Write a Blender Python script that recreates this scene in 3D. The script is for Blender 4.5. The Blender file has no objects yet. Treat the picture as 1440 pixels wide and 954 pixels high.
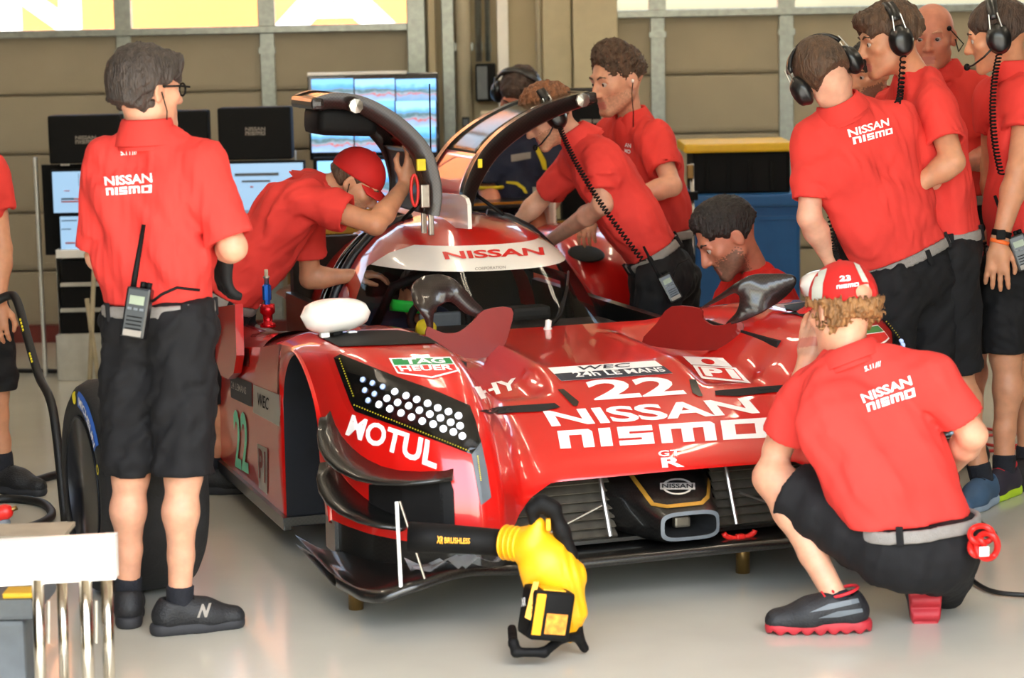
import bpy, bmesh, math, random
import numpy as np
from mathutils import Vector, Matrix
from mathutils.bvhtree import BVHTree

random.seed(7)
SC = bpy.context.scene
COL = SC.collection
# ------------------------------------------------------------------ camera
FPX, CAM_H, PITCH, ROLL = 3200.0, 1.85, math.atan(452 / 3200.0), 0.02
_c, _s = math.cos(ROLL), math.sin(ROLL)
FW = np.array([0, math.cos(PITCH), -math.sin(PITCH)])
RT = np.array([1.0, 0, 0])
UP = np.array([0, math.sin(PITCH), math.cos(PITCH)])
EYE = np.array([0, 0, CAM_H])
cam = bpy.data.cameras.new('camera')
cam.sensor_width = 36.0
cam.lens = FPX / 1440 * 36
cam.clip_end = 400
cam.dof.use_dof = True
cam.dof.focus_distance = 8.1
cam.dof.aperture_fstop = 3.4
cam_ob = bpy.data.objects.new('camera', cam)
COL.objects.link(cam_ob)
_x = RT * _c - UP * _s
_y = RT * _s + UP * _c
_z = -FW
cam_ob.matrix_world = Matrix(((_x[0], _y[0], _z[0], 0), (_x[1], _y[1], _z[1], 0), (_x[2], _y[2], _z[2], CAM_H), (0, 0, 0, 1)))
SC.camera = cam_ob
# ------------------------------------------------------------------ sky, sun, exposure
world = bpy.data.worlds.new('world')
SC.world = world
world.use_nodes = True
_nt = world.node_tree
_bg = _nt.nodes['Background']
_sky = _nt.nodes.new('ShaderNodeTexSky')
_sky.sky_type = 'NISHITA'
_sky.sun_disc = False
_sky.sun_elevation = math.radians(58)
_sky.sun_rotation = math.radians(160)
_sky.air_density = 1.6
_sky.dust_density = 3.0
_nt.links.new(_sky.outputs[0], _bg.inputs[0])
_bg.inputs[1].default_value = 0.34
sun = bpy.data.lights.new('sun', 'SUN')
sun.energy = 3.6
sun.angle = math.radians(0.6)
sun.color = (1.0, 0.95, 0.87)
sun_ob = bpy.data.objects.new('sun', sun)
COL.objects.link(sun_ob)
sun_ob.rotation_euler = (math.radians(32), 0, math.radians(-14))   # high behind the camera
SC.view_settings.view_transform = 'Standard'
SC.view_settings.look = 'None'
SC.view_settings.gamma = 1.0
SC.view_settings.use_curve_mapping = False
SC.view_settings.exposure = 1.78

# ------------------------------------------------------------------ place helpers
def ray(x, y):
    dx, dy = x - 720, y - 477
    dx, dy = dx * _c - dy * _s, dy * _c + dx * _s
    return FW + RT * dx / FPX - UP * dy / FPX
def atz(x, y, z):
    r = ray(x, y); return EYE + r * (z - CAM_H) / r[2]
def J(x, y, Y):
    """the world point seen at photo position x, y on the plane at depth Y"""
    r = ray(x, y); return EYE + r * Y / r[1]
YAW = math.radians(18.5)
CO = atz(972, 785, 0.14); CO[2] = 0
CA = np.array([math.cos(YAW), math.sin(YAW), 0]); CB = np.array([-math.sin(YAW), math.cos(YAW), 0])
def car_at(x, y, a=None, b=None, z=None):
    r = ray(x, y); o = EYE - CO
    if a is not None: t = (a - o @ CA) / (r @ CA)
    elif b is not None: t = (b - o @ CB) / (r @ CB)
    else: t = (z - CAM_H) / r[2]
    p = o + r * t; return np.array([p @ CA, p @ CB, p[2]])
def car_w(p): return CO + CA * p[0] + CB * p[1] + np.array([0, 0, p[2]])

# ------------------------------------------------------------------ materials
def lin(h):
    h = h.lstrip('#'); v = [int(h[i:i + 2], 16) / 255 for i in (0, 2, 4)]
    return tuple((c / 12.92 if c <= .04045 else ((c + .055) / 1.055) ** 2.4) for c in v)
MATS = {}
def mat(name, col, rough=.5, metal=0, coat=0, var=.12, scale=14, bump=0, bscale=60, trans=0, sss=0, spec=.5, emit=None, estr=0, aniso=None, alpha=1, coatr=.03):
    m = bpy.data.materials.new(name); m.use_nodes = True
    nt = m.node_tree; b = nt.nodes['Principled BSDF']
    c = lin(col) if isinstance(col, str) else col
    tc = nt.nodes.new('ShaderNodeTexCoord')
    if var:
        n = nt.nodes.new('ShaderNodeTexNoise'); n.inputs['Scale'].default_value = scale; n.inputs['Detail'].default_value = 4
        mp = nt.nodes.new('ShaderNodeMapping')
        if aniso: mp.inputs['Scale'].default_value = aniso
        nt.links.new(tc.outputs['Object'], mp.inputs[0]); nt.links.new(mp.outputs[0], n.inputs[0])
        r = nt.nodes.new('ShaderNodeValToRGB')
        r.color_ramp.elements[0].position = .3; r.color_ramp.elements[1].position = .7
        r.color_ramp.elements[0].color = (*[x * (1 - var) for x in c], 1)
        r.color_ramp.elements[1].color = (*[min(1, x * (1 + var)) for x in c], 1)
        nt.links.new(n.outputs[0], r.inputs[0]); nt.links.new(r.outputs[0], b.inputs['Base Color'])
    else:
        b.inputs['Base Color'].default_value = (*c, 1)
    if bump:
        n2 = nt.nodes.new('ShaderNodeTexNoise'); n2.inputs['Scale'].default_value = bscale; n2.inputs['Detail'].default_value = 3
        mp2 = nt.nodes.new('ShaderNodeMapping')
        if aniso: mp2.inputs['Scale'].default_value = aniso
        nt.links.new(tc.outputs['Object'], mp2.inputs[0]); nt.links.new(mp2.outputs[0], n2.inputs[0])
        bp = nt.nodes.new('ShaderNodeBump'); bp.inputs['Strength'].default_value = bump; bp.inputs['Distance'].default_value = .01
        nt.links.new(n2.outputs[0], bp.inputs['Height']); nt.links.new(bp.outputs[0], b.inputs['Normal'])
    b.inputs['Roughness'].default_value = rough; b.inputs['Metallic'].default_value = metal
    b.inputs['Coat Weight'].default_value = coat; b.inputs['Coat Roughness'].default_value = coatr
    b.inputs['Transmission Weight'].default_value = trans
    b.inputs['Specular IOR Level'].default_value = spec
    b.inputs['Alpha'].default_value = alpha
    if sss:
        b.inputs['Subsurface Weight'].default_value = sss
        b.inputs['Subsurface Radius'].default_value = (.012, .005, .003); b.inputs['Subsurface Scale'].default_value = .5
    if emit:
        b.inputs['Emission Color'].default_value = (*lin(emit), 1); b.inputs['Emission Strength'].default_value = estr
    MATS[name] = m
    return m
def checker_mat(name, c1, c2, scale, rough, coat=0):
    """carbon-fibre weave"""
    m = mat(name, c1, rough, coat=coat, var=0)
    nt = m.node_tree; b = nt.nodes['Principled BSDF']
    ck = nt.nodes.new('ShaderNodeTexChecker'); ck.inputs['Scale'].default_value = scale
    ck.inputs[1].default_value = (*lin(c1), 1); ck.inputs[2].default_value = (*lin(c2), 1)
    tc = nt.nodes.new('ShaderNodeTexCoord'); nt.links.new(tc.outputs['Object'], ck.inputs[0]); nt.links.new(ck.outputs[0], b.inputs['Base Color'])
    return m

# ------------------------------------------------------------------ object helpers
def tag(o, label=None, cat=None, group=None, kind=None):
    if label: o['label'] = label
    if cat: o['category'] = cat
    if group: o['group'] = group
    if kind: o['kind'] = kind
    return o
def empty(name, loc=(0, 0, 0), rz=0):
    o = bpy.data.objects.new(name, None); COL.objects.link(o)
    o.location = tuple(loc); o.rotation_euler = (0, 0, rz); o.empty_display_size = .1
    return o
def link(name, me, m=None, parent=None, smooth=False):
    o = bpy.data.objects.new(name, me); COL.objects.link(o)
    if m is not None:
        for x in (m if isinstance(m, (list, tuple)) else [m]): me.materials.append(x)
    if smooth:
        me.polygons.foreach_set('use_smooth', [True] * len(me.polygons))
    if parent is not None: o.parent = parent
    return o
WORLD_ROOTS = set()
def top_of(o):
    while o.parent: o = o.parent
    return o
class MB:
    """collects simple shapes into one mesh"""
    def __init__(s): s.v, s.f, s.mi = [], [], []; s.cur = 0
    def add(s, vs, fs):
        n = len(s.v); s.v += [tuple(map(float, p)) for p in vs]
        s.f += [tuple(i + n for i in f) for f in fs]; s.mi += [s.cur] * len(fs); return s
    def box(s, c, d, R=None, bev=0):
        hx, hy, hz = d[0] / 2, d[1] / 2, d[2] / 2
        if bev:
            b = min(bev, hx * .9, hy * .9, hz * .9); vs = []; 
            bm = bmesh.new(); bmesh.ops.create_cube(bm, size=1)
            for v in bm.verts: v.co = (v.co.x * d[0], v.co.y * d[1], v.co.z * d[2])
            bmesh.ops.bevel(bm, geom=bm.edges[:], offset=b, segments=2, affect='EDGES', profile=.6)
            bm.verts.index_update(); vs = [np.array(v.co) for v in bm.verts]; fs = [[v.index for v in f.verts] for f in bm.faces]; bm.free()
        else:
            vs = [np.array((x, y, z)) for x in (-hx, hx) for y in (-hy, hy) for z in (-hz, hz)]
            fs = [(0, 1, 3, 2), (4, 6, 7, 5), (0, 4, 5, 1), (2, 3, 7, 6), (0, 2, 6, 4), (1, 5, 7, 3)]
        if R is not None: vs = [R @ p for p in vs]
        return s.add([p + np.array(c) for p in vs], fs)
    def tube(s, pts, r, n=10, cap=True, closed=False):
        pts = [np.array(p, float) for p in pts]; m = len(pts)
        rs = r if isinstance(r, (list, tuple, np.ndarray)) else [r] * m
        vs, fs = [], []; ref = None
        for i, p in enumerate(pts):
            if closed: t = pts[(i + 1) % m] - pts[i - 1]
            else: t = pts[min(i + 1, m - 1)] - pts[max(i - 1, 0)]
            t = t / (np.linalg.norm(t) + 1e-12)
            if ref is None: ref = np.array([0, 0, 1.0]) if abs(t[2]) < .9 else np.array([1.0, 0, 0])
            u = ref - t * (ref @ t); u /= np.linalg.norm(u) + 1e-12; ref = u; w = np.cross(t, u)
            for k in range(n):
                a = 2 * math.pi * k / n; vs.append(p + rs[i] * (u * math.cos(a) + w * math.sin(a)))
        for i in range(m if closed else m - 1):
            for k in range(n):
                j = (i + 1) % m
                fs.append((i * n + k, i * n + (k + 1) % n, j * n + (k + 1) % n, j * n + k))
        if cap and not closed:
            fs.append(tuple(range(n))[::-1]); fs.append(tuple((m - 1) * n + k for k in range(n)))
        return s.add(vs, fs)
    def lathe(s, prof, c=(0, 0, 0), ax=(0, 0, 1), n=24):
        ax = np.array(ax, float); ax /= np.linalg.norm(ax)
        u = np.cross(ax, (0, 0, 1.0) if abs(ax[2]) < .9 else (1.0, 0, 0)); u /= np.linalg.norm(u); w = np.cross(ax, u)
        vs, fs = [], []
        for r, h in prof:
            for k in range(n):
                a = 2 * math.pi * k / n; vs.append(np.array(c) + ax * h + r * (u * math.cos(a) + w * math.sin(a)))
        for i in range(len(prof) - 1):
            for k in range(n): fs.append((i * n + k, i * n + (k + 1) % n, (i + 1) * n + (k + 1) % n, (i + 1) * n + k))
        if prof[0][0] > 1e-4: fs.append(tuple(range(n))[::-1])
        if prof[-1][0] > 1e-4: fs.append(tuple((len(prof) - 1) * n + k for k in range(n)))
        return s.add(vs, fs)
    def grid(s, P, wrap=False):
        """P[i][j] points"""
        P = np.asarray(P, float); a, b = P.shape[:2]
        fs = [(i * b + j, i * b + (j + 1) % b, (i + 1) * b + (j + 1) % b, (i + 1) * b + j) for i in range(a - 1) for j in range(b if wrap else b - 1)]
        return s.add(P.reshape(-1, 3), fs)
    def plate(s, poly, th, n=None):
        """polygon of 3-D points given a thickness along n"""
        P = [np.array(p, float) for p in poly]
        if n is None:
            n = np.cross(P[1] - P[0], P[2] - P[0]); n = n / np.linalg.norm(n)
        n = np.array(n, float); k = len(P); vs = [p - n * th / 2 for p in P] + [p + n * th / 2 for p in P]
        fs = [tuple(range(k))[::-1], tuple(range(k, 2 * k))] + [(i, (i + 1) % k, (i + 1) % k + k, i + k) for i in range(k)]
        return s.add(vs, fs)
    def mesh(s, name):
        me = bpy.data.meshes.new(name); me.from_pydata(s.v, [], s.f)
        if any(s.mi): me.polygons.foreach_set('material_index', s.mi)
        me.update(); return me
    def build(s, name, m=None, parent=None, smooth=False, solid=0, sub=0, angle=None):
        me = s.mesh(name)
        if parent is not None and top_of(parent).name in WORLD_ROOTS: me.transform(world_matrix(parent).inverted())
        bm = bmesh.new(); bm.from_mesh(me); bmesh.ops.recalc_face_normals(bm, faces=bm.faces); bm.to_mesh(me); bm.free()
        o = link(name, me, m, parent, smooth)
        if solid:
            md = o.modifiers.new('solid', 'SOLIDIFY'); md.thickness = solid; md.offset = -1
        if sub:
            md = o.modifiers.new('sub', 'SUBSURF'); md.levels = sub; md.render_levels = sub
        if angle is not None and smooth:
            me.set_sharp_from_angle(angle=math.radians(angle))
        return o
def rotz(a):
    return np.array([[math.cos(a), -math.sin(a), 0], [math.sin(a), math.cos(a), 0], [0, 0, 1]])
def unit(v):
    v = np.array(v, float); return v / (np.linalg.norm(v) + 1e-12)

# ------------------------------------------------------------------ printing flat lettering onto real surfaces
_text_cache = {}
def text_mesh(txt, bold=.012, shear=0, space=1.0):
    key = (txt, bold, shear, space)
    if key in _text_cache: return _text_cache[key]
    cu = bpy.data.curves.new('t', 'FONT'); cu.body = txt; cu.size = 1; cu.offset = bold; cu.shear = shear; cu.resolution_u = 3
    cu.space_character = space; cu.fill_mode = 'BOTH'
    o = bpy.data.objects.new('t', cu); COL.objects.link(o)
    dg = bpy.context.evaluated_depsgraph_get(); me = o.evaluated_get(dg).to_mesh()
    v = np.array([p.co[:2] for p in me.vertices]); f = [tuple(p.vertices) for p in me.polygons]
    o.evaluated_get(dg).to_mesh_clear(); bpy.data.objects.remove(o); bpy.data.curves.remove(cu)
    lo, hi = v.min(0), v.max(0); v = (v - lo) / (hi - lo)
    _text_cache[key] = (v, f); return v, f
def strokes(polys):
    """polys in a 0..1 box -> flat shape"""
    v, f = [], []
    for p in polys:
        f.append(tuple(range(len(v), len(v) + len(p)))); v += p
    v = np.array(v, float); lo, hi = v.min(0), v.max(0)
    return (v - lo) / (hi - lo), f
def refine(v, f, maxlen):
    bm = bmesh.new(); vs = [bm.verts.new((p[0], p[1], 0)) for p in v]
    for q in f:
        try: bm.faces.new([vs[i] for i in q])
        except ValueError: pass
    bmesh.ops.triangulate(bm, faces=bm.faces[:])
    for _ in range(4):
        e = [x for x in bm.edges if x.calc_length() > maxlen]
        if not e: break
        bmesh.ops.subdivide_edges(bm, edges=e, cuts=1); bmesh.ops.triangulate(bm, faces=bm.faces[:])
    bm.verts.index_update(); V = np.array([x.co[:2] for x in bm.verts]); Fc = [tuple(x.index for x in q.verts) for q in bm.faces]; bm.free()
    return V, Fc
def bvh_of(objs):
    vs, fs = [], []
    for o in (objs if isinstance(objs, (list, tuple)) else [objs]):
        mw = world_matrix(o); n = len(vs)
        vs += [mw @ v.co for v in o.data.vertices]; fs += [tuple(i + n for i in p.vertices) for p in o.data.polygons]
    return BVHTree.FromPolygons(vs, fs)
def world_matrix(o):
    m = o.matrix_basis.copy()
    while o.parent: o = o.parent; m = o.matrix_basis @ m
    return m
def homog(q):
    """unit square (tl, tr, br, bl in photo positions) -> photo position"""
    src = [(0, 1), (1, 1), (1, 0), (0, 0)]; A = []; B = []
    for (u, v), (x, y) in zip(src, q):
        A.append([u, v, 1, 0, 0, 0, -u * x, -v * x]); B.append(x); A.append([0, 0, 0, u, v, 1, -u * y, -v * y]); B.append(y)
    h = np.linalg.solve(np.array(A, float), np.array(B, float)); return np.append(h, 1).reshape(3, 3)
def lay(name, shape, quad, bvh, m, parent, off=.003, maxlen=.06, mirror=False, th=0):
    """lay a flat shape (0..1 box) on a surface so that its corners fall where the photograph has them"""
    v, f = refine(shape[0], shape[1], maxlen); Hm = homog(quad)
    out = []; ok = []
    for p in v:
        w = Hm @ np.array([p[0], p[1], 1]); x, y = w[0] / w[2], w[1] / w[2]
        d = Vector(unit(ray(x, y))); hit = bvh.ray_cast(Vector(EYE), d)
        if hit[0] is None: out.append(Vector((0, 0, 0))); ok.append(False)
        else:
            n = hit[1] if hit[1].dot(d) < 0 else -hit[1]
            out.append(hit[0] + n * off); ok.append(True)
    f = [q for q in f if all(ok[i] for i in q)]
    if f:
        ln = np.array([max((out[q[i]] - out[q[i - 1]]).length for i in range(len(q))) for q in f]); lim = max(.13, np.median(ln) * 6)
        f = [q for q, l_ in zip(f, ln) if l_ < lim]
    if f and len(shape[1]) == 1:                       # one outline: keep one connected piece
        par = list(range(len(v)))
        def fd(i):
            while par[i] != i: par[i] = par[par[i]]; i = par[i]
            return i
        for q in f:
            for i in q[1:]: par[fd(i)] = fd(q[0])
        ids = [fd(q[0]) for q in f]; best = max(set(ids), key=ids.count); f = [q for q, k in zip(f, ids) if k == best]
    inv = world_matrix(parent).inverted() if parent is not None else Matrix.Identity(4)
    out = [inv @ p for p in out]
    if mirror: out = [Vector((-p.x, p.y, p.z)) for p in out]
    used = sorted({i for q in f for i in q}); rm = {i: k for k, i in enumerate(used)}
    mb = MB(); mb.add([out[i] for i in used], [tuple(rm[i] for i in q) for q in f])
    me = mb.mesh(name); o = link(name, me, m, parent, False); return o
SQUARE = (np.array([(0, 0), (1, 0), (1, 1), (0, 1)], float), [(0, 1, 2, 3)])
def poly_shape(pts):
    """photo polygon -> (shape in its own box, quad)"""
    P = np.array(pts, float); lo, hi = P.min(0), P.max(0); v = (P - lo) / (hi - lo); v[:, 1] = 1 - v[:, 1]
    return (v, [tuple(range(len(P)))]), [(lo[0], lo[1]), (hi[0], lo[1]), (hi[0], hi[1]), (lo[0], hi[1])]
# squared lettering of the team emblem
def _bx(x0, y0, x1, y1): return [(x0, y0), (x1, y0), (x1, y1), (x0, y1)]
def nismo_shape():
    P = []
    def n(x, w, legs):
        st = .30 if legs == 2 else .28
        P.append([(x, 0), (x + st, 0), (x + st, 1), (x, 1)])
        P.append([(x + st, .72), (x + w - .12, .72), (x + w - .12, 1), (x + st, 1)])
        for k in range(1, legs):
            xx = x + (w - st) * k / (legs - 1)
            P.append([(xx, 0), (xx + st, 0), (xx + st, .72 if k < legs - 1 else .86), (xx + st - .1, 1 if k == legs - 1 else .72), (xx, 1 if k == legs - 1 else .72)])
    n(0, .95, 2)
    P.append(_bx(1.12, 0, 1.44, 1))
    x = 1.62
    P.extend([_bx(x, .72, x + .9, 1), _bx(x, .4, x + .3, .72), _bx(x, .38, x + .9, .6), _bx(x + .6, .24, x + .9, .38), _bx(x, 0, x + .9, .26)])
    n(2.7, 1.35, 3)
    x = 4.2
    P.extend([_bx(x, .0, x + 1.1, .24), _bx(x, .76, x + 1.1, 1), _bx(x, .24, x + .32, .76), _bx(x + .78, .24, x + 1.1, .76)])
    return strokes(P)
def nissan_shape(): return text_mesh('NISSAN', .028, 0, .98)
# ------------------------------------------------------------------ the garage
M_floor = mat('epoxy_floor', '#c2bfb2', .16, coat=.25, var=.07, scale=1.6, bump=.02, bscale=3)
M_wall = mat('beige_block_wall', '#b5a88a', .7, var=.05, scale=4)
M_door = mat('garage_door_panel', '#9c917c', .55, var=.04, scale=5)
M_doorR = mat('garage_door_panel_right', '#a79b82', .55, var=.04, scale=5)
M_galv = mat('galvanised_steel', '#9aa09c', .38, metal=.7, var=.15, scale=30)
M_ceil = mat('ceiling_board', '#cfc8b6', .85, var=.04)
M_tarmac = mat('pit_apron_concrete', '#b9b2a4', .9, var=.08, scale=3)
M_unseen_wall = mat('dark_unseen_wall', '#2b2a2b', .8, var=.1)  # unseen side walls, made dark so the car side reflects less light
M_pillar = mat('cream_pillar', '#c6ba9a', .6, var=.05)
M_redpaint = mat('red_skirting', '#6d221b', .5)
M_glass = mat('clear_glass', '#ffffff', .02, trans=1, var=0)
M_alu = mat('brushed_aluminium', '#c9c9c4', .32, metal=.8, var=.08, scale=20)
M_black = mat('matte_black', '#0b0a0a', .65, var=.2, spec=.2)
M_blackgl = mat('gloss_black', '#080808', .15, coat=.4, var=.1)
M_white = mat('white_enamel', '#f2efe9', .35, coat=.3, var=.03)
M_grey = mat('grey_plastic', '#5f656a', .5)
M_blue = mat('blue_plastic', '#1f5a94', .4, var=.06)
M_yellow = mat('yellow_plastic', '#e8b81c', .45, var=.06)
M_print_w = mat('white_print', '#f4f1ee', .5, var=.02)
M_print_g = mat('grey_print', '#8e867c', .6, var=.02)
M_conduit = mat('painted_conduit', '#c9bfa6', .5, var=.05)

BACK = 13.4
XL, XR = -5.4, 6.4
FRONT = 3.3
HC = 4.4
def struct(o): o['kind'] = 'structure'; return o
struct(MB().box(((XL + XR) / 2, (FRONT + BACK) / 2 + .2, -.05), (XR - XL + .4, BACK - FRONT + .4, .1)).build('floor', M_floor))
struct(MB().box((0, -28, -.06), (160, 62.6, .1)).build('ground', M_tarmac))
struct(MB().box((0, 45, -.06), (160, 62.4, .1)).build('ground', M_tarmac))
struct(MB().box(((XL + XR) / 2, (FRONT + BACK) / 2, HC + .1), (XR - XL + .4, BACK - FRONT + .4, .2)).build('ceiling', M_ceil))
struct(MB().box((XL - .1, (FRONT + BACK) / 2, HC / 2), (.2, BACK - FRONT, HC)).build('wall_left', M_unseen_wall))
struct(MB().box((XR + .1, (FRONT + BACK) / 2, HC / 2), (.2, BACK - FRONT, HC)).build('wall_right', M_unseen_wall))
m = MB().box(((XL - 2.5) / 2 - .1, FRONT + .15, HC / 2), (-2.5 - XL + .2, .3, HC)); struct(m.build('wall_baffle_left', M_wall))  # unseen pier added to block light from the front left
m = MB().box(((XR + 3.2) / 2 + .1, FRONT + .15, HC / 2), (XR - 3.2 + .2, .3, HC)); struct(m.build('wall_baffle_right', M_wall))  # unseen pier added to narrow the light on the right
struct(MB().box((.35, FRONT + .15, (HC + 3.5) / 2), (5.7, .3, HC - 3.5)).build('wall_baffle_lintel', M_wall))  # unseen lintel added to restrict light entering from above
# back wall: two sectional doors either side of a pier
pxl = J(594, 200, BACK)[0]; pxr = J(868, 200, BACK)[0]
winL = J(300, 43, BACK)[2]; winR = J(1000, 18, BACK)[2]
wl = struct(MB().box(((pxl + pxr) / 2, BACK + .22, HC / 2), (pxr - pxl, .3, HC)).build('wall_back', M_wall))
top = 3.0
m = MB().box(((XL + pxl) / 2, BACK + .22, (HC + top) / 2), (pxl - XL, .3, HC - top)); m.box(((XR + pxr) / 2, BACK + .22, (HC + top) / 2), (XR - pxr, .3, HC - top))
struct(m.build('wall_back_lintel', M_wall))
def sectional(name, x0, x1, zwin, stiles, mt, skew):
    root = empty(name, ((x0 + x1) / 2, BACK, 0)); root['kind'] = 'structure'; cx = (x0 + x1) / 2
    ph = .345; z = zwin - .012; k = 0
    me = MB(); me.box((0, 0, 0), (x1 - x0, .05, ph - .012), bev=.008)
    base = me.mesh('panel')
    while z > 0.0:
        h = min(ph, z)
        o = link('panel', base if h == ph else MB().box((0, 0, 0), (x1 - x0, .05, h - .01)).mesh('panel'), mt if k == 0 or h != ph else None, root)
        o.location = (0, .06, z - h / 2); o.rotation_euler = (0, 0, 0)
        b = MB().box((0, .035, z - h + .035), (x1 - x0, .014, .02)).build('seam', mt, root)
        z -= ph; k += 1
    MB().box((0, .02, zwin), (x1 - x0, .07, .045), bev=.006).build('sill_rail', M_galv, root)
    MB().box((0, .05, top - .03), (x1 - x0, .07, .06)).build('top_rail', M_galv, root)
    MB().box((0, .10, zwin / 2), (x1 - x0, .02, zwin)).build('backing', mt, root)  # added sheet that keeps daylight from leaking through the panel gaps
    xs = [x0] + stiles + [x1]
    for i, x in enumerate(stiles):
        MB().box((x - cx, .015, zwin / 2 + .0), (.085, .03, zwin - .04), bev=.004).build('stile', M_galv, root)
        MB().box((x - cx, .03, (zwin + top) / 2), (.10, .06, top - zwin), bev=.004).build('window_post', M_galv, root)
        MB().box((x - cx, -.005, zwin - .12), (.10, .02, .035)).build('hinge', M_galv, root)
    for a, b in zip(xs, xs[1:]):
        MB().box(((a + b) / 2 - cx, .06, (zwin + top) / 2), (b - a - .06, .006, top - zwin - .05)).build('pane', M_glass, root)
    return root
sl = [J(175, 100, BACK)[0], J(376, 80, BACK)[0]]
sectional('door_1', XL, pxl, winL, [sl[0] - .85, *sl], M_door, 0)
sr = [J(925, 60, BACK)[0], J(1106, 60, BACK)[0]]
sectional('door_2', pxr, XR, winR, [sr[0], sr[1], sr[1] + 1.9], M_doorR, 0)
tr = struct(MB().box(((XL + pxl) / 2, BACK - .03, .05), (pxl - XL, .05, .1)).build('baseboard_back', M_redpaint))
# pier trim, conduits, boxes
def wx(x): return J(x, 100, BACK)[0]
def vstrip(name, xa, xb, d, mt, z0=0, z1=HC, y=BACK):
    a, b = wx(xa), wx(xb)
    return struct(MB().box(((a + b) / 2, y + .07 - d / 2, (z0 + z1) / 2), (b - a, d, z1 - z0), bev=.006).build(name, mt))
vstrip('trim_1', 574, 600, .12, M_galv)
vstrip('trim_2', 604, 614, .16, M_wall)
vstrip('trim_3', 622, 640, .08, M_galv)
vstrip('trim_4', 700, 716, .07, M_white)
vstrip('trim_5', 764, 804, .10, M_pillar)
vstrip('trim_6', 806, 868, .18, M_pillar)
def conduit(x, r, mt, label, z0=0.3):
    cx = wx(x); t = empty('conduit_pipe', (cx, BACK - .02, z0))
    MB().tube([(0, 0, 0), (0, 0, HC - z0)], r, 10).build('pipe', mt, t, True)
    for z in (J(x, 66, BACK)[2], J(x, 66, BACK)[2] - 1.2): MB().box((0, .02, z - z0), (r * 2.6, .03, .05), bev=.004).build('clamp', M_galv, t)
    tag(t, label, 'pipe', 'conduits on the back pier')
conduit(653, .042, M_conduit, 'thick beige conduit pipe left of the black wall speaker')
conduit(674, .018, M_galv, 'thin grey conduit dropping to the black wall speaker', 1.6)
conduit(687, .015, M_galv, 'thinnest conduit just right of the grey one above the speaker', 1.6)
conduit(758, .014, M_conduit, 'slim conduit beside the cream pillar')
# speaker box on the pier
c = J(683, 116, BACK - .06); t = empty('wall_speaker', c)
MB().box((0, 0, 0), (.12, .14, .22), bev=.012).build('cabinet', M_black, t)
MB().box((-.02, -.075, 0), (.06, .01, .19), bev=.003).build('grille', M_grey, t)
MB().box((0, .1, .03), (.05, .1, .04)).build('bracket', M_galv, t)
tag(t, 'black wall speaker fixed to the back pier', 'speaker')
c = J(655, 172, BACK - .07); t = empty('junction_box', c)
MB().box((0, 0, 0), (.045, .05, .06), bev=.004).build('housing', M_black, t); MB().box((0, -.028, 0), (.03, .008, .04)).build('cover', M_grey, t)
tag(t, 'tiny black box on the thick conduit beside the big screen', 'junction box')
# banner outside, seen through the left windows
M_ban = mat('orange_banner', '#d07a38', .7, var=.1, scale=.6)
t = empty('banner_board', (-5.0, 20.5, 0))
MB().box((0, 0, 3.2), (9.5, .1, 3.4)).build('board', M_ban, t)
for x in (-4.2, -1.4, 1.4, 4.2): MB().tube([(x, .1, 0), (x, .1, 4.8)], .05, 8).build('post', M_galv, t)
tag(t, 'orange hoarding with white letters outside the left windows', 'banner')
def ban(txt, px, py, w, h):
    p = J(px, py, 20.4); v, f = text_mesh(txt, .05)
    mb = MB(); mb.add([(p[0] + 5.0 + (q[0] - .5) * w, -.06, p[2] + (q[1] - .5) * h) for q in v], f); mb.build('lettering', M_print_w, t)
ban('N', 55, 10, .72, .50); ban('A', 470, 5, 1.2, .5)
# ceiling strip lamps (out of frame, they give the warm streaks on the car)
M_tube = mat('lamp_tube', '#fff2d8', .4, emit='#fff0da', estr=8, var=0)
def strip(x, y, ln, rot, lab):
    t = empty('strip_light', (x, y, HC - .12), rot)
    MB().box((0, 0, .05), (.2, ln, .06), bev=.01).build('housing', M_white, t)
    for dx in (-.05, .05): MB().tube([(dx, -ln / 2 + .04, 0), (dx, ln / 2 - .04, 0)], .018, 10).build('tube', M_tube, t, True)
    tag(t, lab, 'lamp', 'ceiling strip lights')
for i, x in enumerate((-3.2, -.6, 2.0, 4.6)):
    for j, y in enumerate((8.2, 10.4, 12.2)):
        strip(x, y, 1.3, 0, 'twin tube ceiling light, ' + ('first', 'second', 'third', 'fourth')[i] + ' from the left in the ' + ('front', 'middle', 'back')[j] + ' row')
# ------------------------------------------------------------------ the race car
M_red = mat('red_car_paint', '#c4120c', .3, coat=1.0, var=.03, scale=3, spec=.5, coatr=.04)
M_redm = mat('satin_red_panel', '#7e1712', .42, var=.06, scale=6)
M_carbon = checker_mat('carbon_weave', '#070707', '#191816', 130, .3, coat=.5)
M_carbonb = checker_mat('brown_carbon_weave', '#1d1412', '#2b211f', 150, .35, coat=.5)
M_dark = mat('black_liner', '#08090b', .75, var=.3, scale=8)
M_liner = mat('dusty_wheel_arch_liner', '#10131a', .8, var=.5, scale=5)
M_carw = mat('white_car_paint', '#f1ece4', .25, coat=.7, var=.02)
M_wind = mat('windshield_polycarbonate', '#0b0b0b', .02, var=0, alpha=.22, spec=.55)
M_tint = mat('tinted_door_window', '#4f4636', .12, var=.15, scale=4, alpha=.72, spec=.35)
M_navy = mat('navy_print', '#1c2333', .45, var=.03)
M_mint = mat('mint_green_print', '#79dcb8', .45, var=.02)
M_silv = mat('silver_print', '#b9b6b0', .35, metal=.4, var=.03)
M_green = mat('green_print', '#16803f', .4, var=.02)
M_redp = mat('red_print', '#d3231c', .4, var=.02)
M_gold = mat('gold_line', '#b08430', .35, metal=.5, var=.05)
M_led = mat('glowing_led_reflector', '#eef3ff', .15, var=0, emit='#f2f5ff', estr=.55)  # faint glow put into the reflectors in place of their bright shine
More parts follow.
